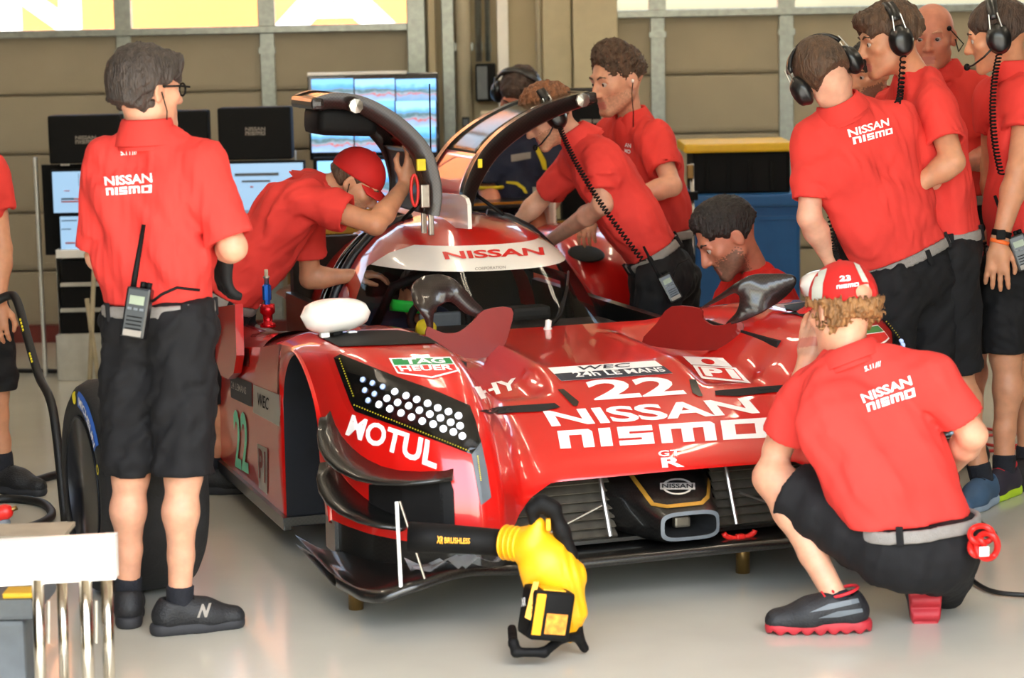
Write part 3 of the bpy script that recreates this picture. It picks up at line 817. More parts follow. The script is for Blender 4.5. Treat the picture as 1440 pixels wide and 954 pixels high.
# roof fin
fp = [car_at(x, y, a=-.075) for x, y in ((661, 322), (660, 288), (657, 279), (650, 274), (618, 271), (616, 318))]
MB().plate(fp, .016, (1, 0, 0)).build('roof_fin', M_carw, car)
# gull-wing doors
def door(front, s, inner_col, frac, bd):
    k = len(front)
    dn = []
    for i in range(k - 1):
        p0, p1, p2, p3 = [np.array(front[min(max(i + d, 0), k - 1)], float) for d in (-1, 0, 1, 2)]
        for u in (0, .25, .5, .75): dn.append(.5 * (2 * p1 + (p2 - p0) * u + (2 * p0 - 5 * p1 + 4 * p2 - p3) * u * u + (3 * p1 - p0 - 3 * p2 + p3) * u ** 3))
    dn.append(np.array(front[-1], float))
    C = np.array([car_at(x, y, b=bd) for x, y in dn])
    nrm = []
    for i in range(len(C)):
        t = C[min(i + 1, len(C) - 1)] - C[max(i - 1, 0)]; t = unit(t); nrm.append(np.array([-t[2], 0, t[0]]) * (-1 if s < 0 else 1))
    nrm = np.array(nrm)                                  # towards the car's middle (outer skin)
    root = empty('gull_wing_door', (0, 0, 0)); root.parent = car
    m = len(C); cut = int(m * frac)
    def sheet(i0, i1, off, b0, b1, mt, name, solid=.012):
        rows = [[C[i] + nrm[i] * off + np.array([0, b0 + (b1 - b0) * u, 0]) for u in np.linspace(0, 1, 8) * (1 - .45 * i / m)] for i in range(i0, i1)]
        return MB().grid(rows).build(name, mt, root, True, solid=solid)
    sheet(0, cut + 1, .02, 0, .58, M_red, 'door_skin')
    sheet(cut, m, .02, .05, .53, M_tint, 'door_window', .006)
    # carbon frame: front edge, rear edge, top edge
    for bb_ in (0, .56):
        rows = []
        for off, db in ((.026, 0), (.026, .05), (-.035, .05), (-.045, .02), (-.035, 0), (.026, 0)):
            rows.append([C[i] + nrm[i] * off * (1 if off > 0 else (.6 + .5 * math.sin(math.pi * i / m))) + np.array([0, bb_ * (1 - .45 * i / m) - .01 + db, 0]) for i in range(m)])
        MB().grid(rows).build('door_frame', M_carbonb if s < 0 else M_carbon, root, True)
    e = C[-1]; MB().box(e + np.array([0, .16, 0]), (.05, .36, .045), bev=.015).build('door_frame_end', M_carbonb, root)
    sheet(0, cut + 1, -.02, .03, .55, inner_col, 'door_lining')
    # hinge arms and gas strut
    for db in (.02, .12): MB().box(C[0] + np.array([0, db, -.02]), (.02, .02, .12), bev=.004).build('door_hinge', M_metal, root)
    return root, C, nrm
dl, CL, NL = door([(608, 303), (612, 275), (608, 245), (596, 212), (572, 184), (540, 160), (505, 144), (470, 140), (446, 146)], -1, M_carbonb, .42, 1.98)
dr, CR, NR = door([(656, 300), (659, 272), (668, 245), (686, 214), (714, 187), (752, 163), (792, 147), (830, 137)], 1, M_carbon, .40, 2.20)
i = int(len(CL) * .86); c = CL[i] - NL[i] * .085 + np.array([0, .16, 0])
tl = unit(CL[i + 2] - CL[i - 4]); Rm = np.stack([tl, np.array([0, 1, 0]), np.cross(tl, (0, 1, 0))], 1)
MB().box(c + tl * -.06, (.24, .26, .11), R=Rm, bev=.03).build('door_inner_box', M_black, dl, True)
c = CL[int(len(CL) * .42)] - NL[0] * .03
p = car_at(592, 232, b=1.94); MB().box(p, (.035, .02, .045), bev=.004).build('pull_tag', M_yel, dl)
p = car_at(583, 268, b=1.93)
MB().tube([p + np.array([.014 * math.cos(t), 0, .06 * math.sin(t)]) for t in np.linspace(0, 2 * math.pi, 20, endpoint=False)], .006, 8, closed=True).build('pull_loop', M_redp, dl, True)
p = car_at(500, 149, b=1.93); MB().lathe([(.03, 0), (.028, .012), (.0, .016)], p, (0, -1, 0), 9).build('latch_plate', M_metal, dl)
p = car_at(819, 141, b=2.15); MB().lathe([(.03, 0), (.028, .012), (.0, .016)], p, (0, -1, 0), 9).build('latch_plate', M_metal, dr)
p = car_at(598, 276, b=1.93); MB().box(p, (.035, .015, .09), bev=.004).build('hinge_plate', M_metal, dl)
p = car_at(675, 230, b=2.15); MB().box(p, (.018, .01, .035), bev=.003).build('pull_tag', M_yel, dr)
for xy0, xy1, dd, bq in (((566, 310), (602, 272), dl, 1.96), ((664, 270), (708, 302), dr, 2.18)):
    MB().tube([car_at(*xy0, b=bq + .1), car_at(*xy1, b=bq)], .008, 8).build('gas_strut', M_black, dd, True)
p = car_at(612, 215, b=2.75); MB().tube([car_at(607, 280, b=2.7), car_at(604, 118, b=2.7)], .0035, 6).build('antenna', M_black, car)
# rear: fenders, engine cover, wing
for s in (-1, 1):
    rows = []
    for b, zt, w in ((2.95, .50, .10), (2.98, .66, .13), (3.1, .80, .155), (3.35, .88, .16), (3.65, .88, .16), (4.0, .80, .15), (4.2, .70, .14)):
        rows.append([(s * .89 + w * abs(math.cos(t)) ** .5 * np.sign(math.cos(t)), b, .15 + (zt - .15) * (.5 + .5 * abs(math.sin(t)) ** .5 * np.sign(math.sin(t)))) for t in np.linspace(0, 2 * math.pi, 28, endpoint=False)])
    mb = MB().grid(rows, True); mb.f.append(tuple(range(28))); mb.mi.append(0); mb.build('rear_fender', M_red, car, True)
    MB().lathe([(.0, .0), (.075, .003), (.085, .0)], (s * .80, 3.06, .79), (0, -.4, 1), 20).build('fender_intake', M_black, car, True)
rows = []
for b, zt, w in ((2.9, 1.0, .50), (3.2, .98, .48), (3.6, .86, .44), (3.95, .72, .40), (4.2, .62, .38)):
    rows.append([(w * math.sin(t), b, .55 + (zt - .55) * math.cos(t)) for t in np.linspace(-1.5, 1.5, 20)])
MB().grid(rows).build('engine_cover', M_red, car, True)
wl_ = car_at(470, 318, b=4.35)
rows = []
for db, dz in ((0, 0), (.05, .018), (.14, .024), (.26, .03), (.26, .022), (.12, .005), (0, -.006)):
    rows.append([(a, 3.98 + db, .93 + dz) for a in np.linspace(-.95, .95, 12)])
MB().grid(rows).build('rear_wing', M_carbon, car, True)
MB().box((0, 4.0, .955), (1.9, .02, .012)).build('wing_reflection_strip', M_gold, car)  # gold strip laid on as the warm reflection along the dark wing
for s in (-1, 1):
    MB().box((s * .96, 4.10, .84), (.014, .36, .34), bev=.004).build('wing_endplate', M_carw, car)
    MB().box((s * .28, 4.08, .78), (.015, .18, .3)).build('wing_pylon', M_carbon, car)
# red tow loop on the splitter
p = car_at(1040, 748, z=.19)
t = MB().tube([p + np.array([.055 * math.cos(u), .0, .022 * math.sin(u)]) for u in np.linspace(math.pi, 2 * math.pi, 10)], .009, 8).build('tow_strap', M_redp, car, True)
MB().box(p + np.array([0, -.005, -.018]), (.028, .02, .022), bev=.004).build('tow_buckle', M_redp, car)
# ------------------------------------------------------------------ bodies: one smooth surface grown round a posed skeleton
f32 = np.float32
def V3(*a): return np.array(a, f32)
class SDF:
    def __init__(s): s.p = []
    def cone(s, a, b, r0, r1, k=.02, flat=None, op='u'):
        s.p.append(('c', np.asarray(a, f32), np.asarray(b, f32), r0, r1, k, flat, op)); return s
    def ell(s, c, r, R=None, k=.02, op='u'):
        s.p.append(('e', np.asarray(c, f32), np.asarray(r, f32), None if R is None else np.asarray(R, f32), 0, k, None, op)); return s
    def plane(s, c, n, k=.004):
        s.p.append(('p', np.asarray(c, f32), np.asarray(unit(n), f32), 0, 0, k, None, 'i')); return s
    def bounds(s, pad=.03):
        L, Hh = [], []
        for q in s.p:
            if q[7] != 'u': continue
            if q[0] == 'c': r = max(q[3], q[4]); L += [np.minimum(q[1], q[2]) - r]; Hh += [np.maximum(q[1], q[2]) + r]
            elif q[0] == 'e': r = max(q[2]); L += [q[1] - r]; Hh += [q[1] + r]
        return np.min(L, 0) - pad, np.max(Hh, 0) + pad
    def __call__(s, P):
        d = np.full(len(P), 1e3, f32)
        for t, a, b, r0, r1, k, flat, op in s.p:
            if t == 'c':
                ab = b - a; q = P - a
                if flat is not None:
                    n, fl = flat; n = np.asarray(n, f32); q = q + np.outer(q @ n, n) * f32(1 / fl - 1)
                    ab = ab + n * f32((ab @ n) * (1 / fl - 1))
                h = np.clip((q @ ab) / max(float(ab @ ab), 1e-9), 0, 1).astype(f32)
                e = q - h[:, None] * ab
                di = np.sqrt(np.einsum('ij,ij->i', e, e)) - (r0 + (r1 - r0) * h)
                if flat is not None: di = di * f32(.5 + .5 * flat[1])
            elif t == 'e':
                q = P - a
                if r0 is not None: q = q @ r0
                g = q / b; k0 = np.sqrt(np.einsum('ij,ij->i', g, g)) + 1e-6; g2 = g / b
                di = k0 * (k0 - 1) / (np.sqrt(np.einsum('ij,ij->i', g2, g2)) + 1e-6)
            else:
                di = (P - a) @ b
            if op == 'u':
                h = np.maximum(k - np.abs(d - di), 0) / k; d = np.minimum(d, di) - h * h * f32(k * .25)
            elif op == 's':
                di = -di; h = np.maximum(k - np.abs(d - di), 0) / k; d = np.maximum(d, di) + h * h * f32(k * .25)
            else:
                h = np.maximum(k - np.abs(d - di), 0) / k; d = np.maximum(d, di) + h * h * f32(k * .25)
        return d
def folds(amp, wl, seed, ax=None):
    """cloth folds: a few crossed waves, bent by each other"""
    r = np.random.RandomState(seed); K = []
    for i in range(5):
        v = r.normal(size=3)
        if ax is not None: v = v - np.asarray(ax) * (v @ ax) * .65
        K.append((unit(v) * 2 * math.pi / (wl * r.uniform(.6, 1.6)), r.uniform(0, 6.28), r.uniform(.5, 1)))
    def f(P):
        w = np.sin(P @ (K[0][0].astype(f32) * .5)) * 1.3; o = 0
        for kv, ph, am in K: o = o + am * np.sin(P @ kv.astype(f32) + ph + w)
        return (o * (amp / 2.2)).astype(f32)
    return f
def polygonise(fn, lo, hi, h):
    """surface nets on a sparse grid"""
    lo = np.asarray(lo, float); hi = np.asarray(hi, float); B = 4
    nb = np.ceil((hi - lo) / (h * B)).astype(int) + 1
    n = nb * B + 1
    c = [lo[i] + (np.arange(nb[i]) + .5) * h * B for i in range(3)]
    G = np.stack(np.meshgrid(*c, indexing='ij'), -1).reshape(-1, 3).astype(f32)
    dc = fn(G).reshape(nb)
    act = np.abs(dc) < h * B * 1.55
    D_ = np.repeat(np.repeat(np.repeat(np.where(dc > 0, f32(1), f32(-1)), B, 0), B, 1), B, 2)
    Dn = np.ones(n, f32); Dn[:-1, :-1, :-1] = D_; Dn[-1] = 1; Dn[:, -1] = 1; Dn[:, :, -1] = 1
    need = np.zeros(n, bool); need[:-1, :-1, :-1] = np.repeat(np.repeat(np.repeat(act, B, 0), B, 1), B, 2)
    for ax in range(3):
        sl = [slice(None)] * 3; sl2 = list(sl); sl[ax] = slice(1, None); sl2[ax] = slice(None, -1)
        t = need.copy(); t[tuple(sl)] |= need[tuple(sl2)]; need = t
    idx = np.argwhere(need); P = (lo + idx * h).astype(f32)
    Dn[need] = fn(P)
    S = Dn < 0
    m = n - 1
    cnt = np.zeros(m, np.int8)
    cs = [(i, j, k) for i in (0, 1) for j in (0, 1) for k in (0, 1)]
    for i, j, k in cs: cnt += S[i:i + m[0], j:j + m[1], k:k + m[2]]
    ac = (cnt > 0) & (cnt < 8); ci = np.argwhere(ac)
    if len(ci) == 0: return np.zeros((0, 3)), np.zeros((0, 4), int)
    vid = np.full(m, -1, np.int32); vid[tuple(ci.T)] = np.arange(len(ci))
    acc = np.zeros((len(ci), 3)); num = np.zeros(len(ci))
    vals = {q: Dn[ci[:, 0] + q[0], ci[:, 1] + q[1], ci[:, 2] + q[2]] for q in cs}
    for a in cs:
        for ax in range(3):
            if a[ax]: continue
            b = list(a); b[ax] = 1; va, vb = vals[a], vals[tuple(b)]
            x = (va < 0) != (vb < 0); t = np.where(x, va / np.where(x, va - vb, 1), 0)
            p = np.array(a, float)[None].repeat(len(ci), 0); p[:, ax] = t
            acc += p * x[:, None]; num += x
    V = lo + (ci + acc / num[:, None]) * h
    Q = []
    for ax in range(3):
        u, v = (ax + 1) % 3, (ax + 2) % 3
        s1 = [slice(None)] * 3; s2 = [slice(None)] * 3; s1[ax] = slice(0, -1); s2[ax] = slice(1, None)
        A_, B_ = S[tuple(s1)], S[tuple(s2)]; e = np.argwhere(A_ != B_)
        ok = (e[:, u] > 0) & (e[:, v] > 0) & (e[:, u] < m[u]) & (e[:, v] < m[v]); e = e[ok]
        if not len(e): continue
        fl = A_[tuple(e.T)]
        def at(du, dv):
            q = e.copy(); q[:, u] -= du; q[:, v] -= dv; return vid[tuple(q.T)]
        q = np.stack([at(0, 0), at(1, 0), at(1, 1), at(0, 1)], 1)
        q[~fl] = q[~fl][:, ::-1]; Q.append(q)
    Q = np.concatenate(Q); Q = Q[(Q >= 0).all(1)]
    return V, Q
def np_mesh(name, V, Q):
    me = bpy.data.meshes.new(name); me.vertices.add(len(V)); me.vertices.foreach_set('co', V.astype(f32).ravel())
    k = Q.shape[1]; me.loops.add(Q.size); me.loops.foreach_set('vertex_index', Q.astype(np.int32).ravel())
    me.polygons.add(len(Q)); me.polygons.foreach_set('loop_start', np.arange(0, Q.size, k, dtype=np.int32))
    me.polygons.foreach_set('use_smooth', np.ones(len(Q), bool)); me.update(calc_edges=True); return me
def sdf_object(name, fn, bounds, h, m, parent, zones=None, slot=None, relax=0):
    lo, hi = bounds
    V, Q = polygonise(fn, lo, hi, h)
    parts = [(V, Q)]
    for zlo, zhi, hh in (zones or []):                      # finer mesh where fingers and faces are
        zlo, zhi = np.asarray(zlo), np.asarray(zhi)
        V0, Q0 = parts[0]; cen = V0[Q0].mean(1); ins = ((cen > zlo) & (cen < zhi)).all(1); parts[0] = (V0, Q0[~ins])
        Vz, Qz = polygonise(fn, zlo - h * 1.2, zhi + h * 1.2, hh)
        if len(Qz):
            cz = Vz[Qz].mean(1); keep = ((cz > zlo - h * .9) & (cz < zhi + h * .9)).all(1); parts.append((Vz, Qz[keep]))
    Vs, Qs, o = [], [], 0
    for v, q in parts:
        Vs.append(v); Qs.append(q + o); o += len(v)
    V = np.concatenate(Vs); Q = np.concatenate(Qs)
    used = np.unique(Q); mp = np.full(len(V), -1); mp[used] = np.arange(len(used)); V = V[used]; Q = mp[Q]
    for _ in range(relax):
        acc = np.zeros_like(V); cn = np.zeros(len(V))
        for i in range(4):
            np.add.at(acc, Q[:, i], V[Q[:, (i + 1) % 4]] + V[Q[:, (i + 3) % 4]]); np.add.at(cn, Q[:, i], 2)
        V = V * .5 + acc / cn[:, None] * .5
    W = np.array(world_matrix(parent).inverted()) if parent is not None else np.eye(4)
    me = np_mesh(name, V @ W[:3, :3].T + W[:3, 3], Q)
    ob = link(name, me, m, parent)
    if slot is not None:
        me.polygons.foreach_set('material_index', slot(V[Q].mean(1)).astype(np.int32))
    return ob

# ------------------------------------------------------------------ materials for people
SKIN = {k: mat('skin_' + k, c, .5, var=.10, scale=28, sss=.25, bump=.05, bscale=200) for k, c in dict(pale='#d9a48a', light='#d39a7c', tan='#c58a68', ruddy='#c27c62', brown='#8a5a40').items()}
LIPS = mat('lips', '#b8705f', .45, var=.08)
STUB = {k: mat('stubble_' + k, c, .6, var=.2, scale=90) for k, c in dict(dark='#7d5745', fair='#c08c6e').items()}
HAIR = {k: mat('hair_' + k, c, .55, var=.45, scale=60, bump=.9, bscale=160, aniso=(1, 1, .25)) for k, c in dict(brown='#3d2a1f', dark='#1d1512', ginger='#7a4a2a', sandy='#8d6238', fair='#4f3826', grey='#3b312b').items()}
M_shirt = mat('red_polo_cloth', '#d93d36', .82, var=.05, scale=9, bump=.12, bscale=420, spec=.25)
M_shirt2 = mat('red_cotton_tee', '#c8251f', .88, var=.05, scale=9, bump=.12, bscale=300, spec=.2)
M_navyshirt = mat('navy_team_shirt', '#141b33', .8, var=.1)
M_short = mat('black_ripstop', '#141315', .8, var=.15, scale=12, bump=.15, bscale=380, spec=.3)
M_belt = mat('grey_webbing_belt', '#8b8580', .7, var=.06, scale=60, bump=.5, bscale=300)
M_sock = mat('navy_sock', '#12141d', .85, bump=.4, bscale=200)
M_shoe = mat('black_shoe_upper', '#17171a', .6, var=.25, scale=30, bump=.3, bscale=150)
M_sole = mat('dark_rubber_sole', '#26262a', .7)
M_solered = mat('red_rubber_sole', '#a8222b', .6, var=.12)
M_redpipe = mat('red_shoe_trim', '#c8202a', .6)
M_head = mat('headset_shell', '#101011', .35, coat=.2, var=.2)
M_eyew = mat('eye_white', '#b0a49b', .3, var=0)
M_iris = mat('iris', '#2a1a12', .2, var=0)
M_glove = mat('black_work_glove', '#0d0d0e', .75, var=.3)

def frame(fwd, up):
    y = unit(fwd); z = np.asarray(up, float); z = unit(z - y * (z @ y)); x = np.cross(y, z); return np.stack([x, y, z], 1)
def head_sdf(S, c, R, s, fine=True):
    g = lambda x, y, z: c + R @ (np.array([x, y, z]) * s)
    S.ell(g(0, -.014, .030), np.array([.077, .097, .088]) * s, R, k=.03)
    S.ell(g(0, .026, -.034), np.array([.061, .066, .082]) * s, R, k=.035)
    for q in (-1, 1):
        S.cone(g(q * .050, .0, -.058), g(q * .016, .070, -.098), .020 * s, .019 * s, k=.022)
        S.ell(g(q * .046, .058, -.018), np.array([.020, .020, .018]) * s, R, k=.02)
    S.cone(g(-.010, .076, -.100), g(.010, .076, -.100), .016 * s, .016 * s, k=.015)
    S.cone(g(-.036, .079, .026), g(.036, .079, .026), .011 * s, .011 * s, k=.015)
    for q in (-1, 1): S.ell(g(q * .032, .096, .004), np.array([.019, .016, .012]) * s, R, k=.012, op='s')
    for q in (-1, 1):
        S.cone(g(q * .017, .0845, .0115), g(q * .046, .0745, .0105), .0055 * s, .0052 * s, k=.004); S.cone(g(q * .018, .083, -.0085), g(q * .045, .074, -.0075), .005 * s, .005 * s, k=.004)
    S.cone(g(0, .086, .014), g(0, .109, -.030), .0085 * s, .0125 * s, k=.012)
    for q in (-1, 1): S.ell(g(q * .012, .098, -.034), np.array([.009, .011, .008]) * s, R, k=.006)
    S.cone(g(-.020, .083, -.064), g(.020, .083, -.064), .0075 * s, .0075 * s, k=.006)
    S.cone(g(-.017, .083, -.078), g(.017, .083, -.078), .008 * s, .008 * s, k=.006)
    S.cone(g(-.018, .098, -.0705), g(.018, .098, -.0705), .0035 * s, .0035 * s, k=.004, op='s')
    for q in (-1, 1):
        Re = R @ rotz(q * .45)
        S.ell(g(q * .079, -.012, -.008), np.array([.008, .020, .032]) * s, Re, k=.008)
        S.ell(g(q * .0885, -.008, -.004), np.array([.006, .011, .018]) * s, Re, k=.005, op='s')
    return g
def finger_chain(o, R, base, ln, r, curl, spread, s):
    pts = [base]; ang = 0; d0 = np.array([math.sin(spread), math.cos(spread), 0])
    for k, fr in enumerate((.46, .31, .23)):
        ang += curl * (.7, 1.1, .8)[k]
        d = np.array([d0[0] * math.cos(ang), d0[1] * math.cos(ang), -math.sin(ang)]); pts.append(pts[-1] + d * ln * fr)
    return [o + R @ (p * s) for p in pts]
def hand_sdf(S, w, R, s, curl, side, infl=0):
    """R columns: across (to the thumb), along the fingers, back of the hand"""
    g = lambda x, y, z: w + R @ (np.array([x, y, z]) * s)
    S.cone(g(0, -.01, 0), g(0, .03, 0), .026 * s + infl, .030 * s + infl, k=.02, flat=(R[:, 2], .72))
    S.cone(g(-.018, .045, 0), g(-.022, .085, 0), .022 * s + infl, .019 * s + infl, k=.02, flat=(R[:, 2], .75))
    S.cone(g(.016, .04, 0), g(.022, .088, 0), .024 * s + infl, .019 * s + infl, k=.02, flat=(R[:, 2], .75))
    for bx, ln, sp in ((.033, .072, .10), (.011, .082, .02), (-.011, .076, -.06), (-.032, .060, -.14)):
        P = finger_chain(w, R, np.array([bx, .088, 0]), ln, 0, curl, sp, s)
        for a, b, r0, r1 in zip(P, P[1:], (.0098, .0090, .0082), (.0090, .0082, .0070)): S.cone(a, b, r0 * s + infl, r1 * s + infl, k=.005)
    T = [g(.022, .022, -.006), g(.048, .048, -.016), g(.058, .078, -.022 - .02 * curl), g(.058 - .012 * curl, .102, -.026 - .03 * curl)]
    for a, b, r0, r1 in zip(T, T[1:], (.015, .0115, .0098), (.0115, .0098, .0078)): S.cone(a, b, r0 * s + infl, r1 * s + infl, k=.008)

def shoe(parent, ankle, toe, s, m_up, m_sole, zig=False, ground=0.0, up=(0, 0, 1), lace=None, trim=None):
    """toe: direction of the foot; the sole rests on `ground` unless up is tilted"""
    up = unit(up); d = unit(np.asarray(toe, float) - up * (np.asarray(toe, float) @ up)); sd = np.cross(d, up)
    o = np.asarray(ankle, float)
    if ground is not None: o = np.array([o[0], o[1], ground + .0]); 
    g = lambda x, y, z: o + (sd * x + d * y + up * z) * s
    U = SDF(); k = .03
    U.cone(g(0, -.045, .055), g(0, -.035, .075), .036 * s, .036 * s, k=k)
    U.cone(g(0, -.03, .05), g(.0, .08, .045), .040 * s, .042 * s, k=k)
    U.cone(g(0, .08, .040), g(.004, .155, .032), .042 * s, .034 * s, k=k)
    U.cone(g(0, -.01, .085), g(0, .06, .062), .034 * s, .034 * s, k=k)
    U.plane(g(0, 0, .022), -up)
    U.cone(g(0, -.012, .10), g(0, -.016, .2), .034 * s, .05 * s, k=.006, op='s')
    t = empty('shoe', (0, 0, 0)); t.parent = parent
    sdf_object('upper', U, U.bounds(), .0065, m_up, t)
    So = SDF(); k = .02
    for a, b, r0, r1 in ((g(0, -.05, .017), g(0, .06, .017), .040 * s, .040 * s), (g(.002, .06, .017), g(.004, .155, .017), .041 * s, .034 * s)): So.cone(a, b, r0, r1, k=k)
    So.plane(g(0, 0, .034), up); So.plane(g(0, 0, .0), -up)
    fn = So
    if zig:
        def fn(P, So=So):
            y = (P - o) @ d; z = (P - o) @ up
            return np.maximum(So(P), .016 * (1 - np.abs(np.sin(y * math.pi / (.034 * s)))) - z).astype(f32)
    lo, hi = So.bounds(); sdf_object('sole', fn, (lo, hi), .0055 if zig else .007, m_sole, t)
    if trim: MB().tube([g(.034 * math.cos(a), -.012 + .040 * math.sin(a), .106 - .012 * math.sin(a)) for a in np.linspace(0, 6.283, 20, endpoint=False)], .0045 * s, 6, closed=True).build('collar_trim', trim, t, True)
    for i in range(4):
        y = .015 + .022 * i
        pts = [g(-.022, y, .118 - .55 * (y + .0)), g(0, y + .004, .1255 - .55 * y), g(.022, y, .118 - .55 * y)]
        MB().tube(pts, .0034 * s, 6).build('lace', lace or M_black, t)
    return t
def coil(name, a, b, r, turns, m, parent, sag=.05, wire=.0035, mid=None):
    a, b = np.asarray(a, float), np.asarray(b, float); n = turns * 8; pts = []
    for i in range(n + 1):
        t = i / n
        c = a * (1 - t) + b * t + np.array([0, 0, -sag * math.sin(math.pi * t)])
        if mid is not None: c = a * (1 - t) ** 2 + np.asarray(mid) * 2 * t * (1 - t) + b * t * t
        d = unit(b - a); u = unit(np.cross(d, (0.3, 1, .2))); w = np.cross(d, u); an = 2 * math.pi * turns * t
        pts.append(c + r * (u * math.cos(an) + w * math.sin(an)))
    return MB().tube(pts, wire, 5).build(name, m, parent, True)
def headset(parent, g, R, s, mic=True, logo=True, side=(-1, 1), tilt=0, mic_side=-1):
    t = empty('headset', (0, 0, 0)); t.parent = parent
    for q in (-1, 1):
        S = SDF(); S.ell(g(q * .098, -.010, -.008), np.array([.028, .043, .054]) * s, R, k=.01); S.ell(g(q * .120, -.010, -.012), np.array([.013, .031, .041]) * s, R, k=.012)
        sdf_object('ear_cup', S, S.bounds(), .006, M_head, t)
        S = SDF(); S.ell(g(q * .084, -.010, -.008), np.array([.012, .036, .046]) * s, R, k=.01); sdf_object('ear_cushion', S, S.bounds(), .008, M_rubberc, t)
        MB().tube([g(q * .112, -.03, .03), g(q * .106, -.024, .08)], .003 * s, 6).build('cup_yoke', M_metal, t); MB().tube([g(q * .112, .01, .03), g(q * .106, .004, .08)], .003 * s, 6).build('cup_yoke', M_metal, t)
    arc = [g(.108 * math.sin(a), -.010 - .0 * abs(a), .045 + .087 * math.cos(a)) for a in np.linspace(-1.35, 1.35, 17)]
    hd = R @ np.array([0, 1, 0])
    rows = [[p + hd * .018 * s for p in arc], [p - hd * .018 * s for p in arc]]
    MB().grid(rows).build('headband', M_head, t, True, solid=.012)
    if mic:
        q = mic_side
        P = [g(q * .112, .012, -.03), g(q * .11, .05, -.055), g(q * .08, .095, -.075), g(q * .05, .118, -.078)]
        MB().tube(P, .0035 * s, 6).build('mic_boom', M_head, t, True)
        S = SDF(); S.ell(P[-1], np.array([.011, .011, .013]) * s, None); sdf_object('microphone', S, S.bounds(.01), .004, M_black, t)
    return t
def hair_sdf(g, R, s, style):
    S = SDF(); th = style.get('th', .014)
    S.ell(g(0, -.016, .032), np.array([.077 + th, .097 + th, .088 + th]) * s, R, k=.02)
    if style.get('top', 0): S.ell(g(0, .008, .088 + style['top'] * .5), np.array([.058, .070, .03 + style['top']]) * s, R, k=.03)
    if style.get('fringe', 0): S.ell(g(0, .075, .085), np.array([.06, .03, .03]) * s, R, k=.03)
    if style.get('quiff', 0): S.ell(g(0, .040, .122), np.array([.050, .052, .032]) * s, R, k=.03)
    nl = style.get('nape', -.055)
    S.ell(g(0, -.07, nl + .03), np.array([.062, .045 + th, .05]) * s, R, k=.03)
    # face opening: cut everything in front of the hairline
    S.cone(g(0, .16, style.get('line', .045) - .085), g(0, .16, -.16), .115 * s, .11 * s, k=.012, op='s')
    for q in (-1, 1):
        S.cone(g(q * .095, .06, -.01), g(q * .095, .05, -.12), .052 * s, .05 * s, k=.01, op='s')
        S.ell(g(q * .085, -.008, -.02), np.array([.03, .026, .036]) * s, R, k=.006, op='s')
    if style.get('capcut'): S.plane(g(0, 0, .030), R @ np.array([0, -.12, 1]), k=.006)
    S.plane(g(0, 0, nl), -(R @ np.array([0, .45, 1])), k=.01)
    am = style.get('amp', .004); f = folds(am, style.get('wl', .03), style.get('seed', 1), R[:, 2] if style.get('flow', 1) else None)
    f2 = folds(am * .6, .011, style.get('seed', 1) + 5, None)
    fn = lambda P: S(P) + f(P) + f2(P)
    return fn, S.bounds(.02 + am * 2)

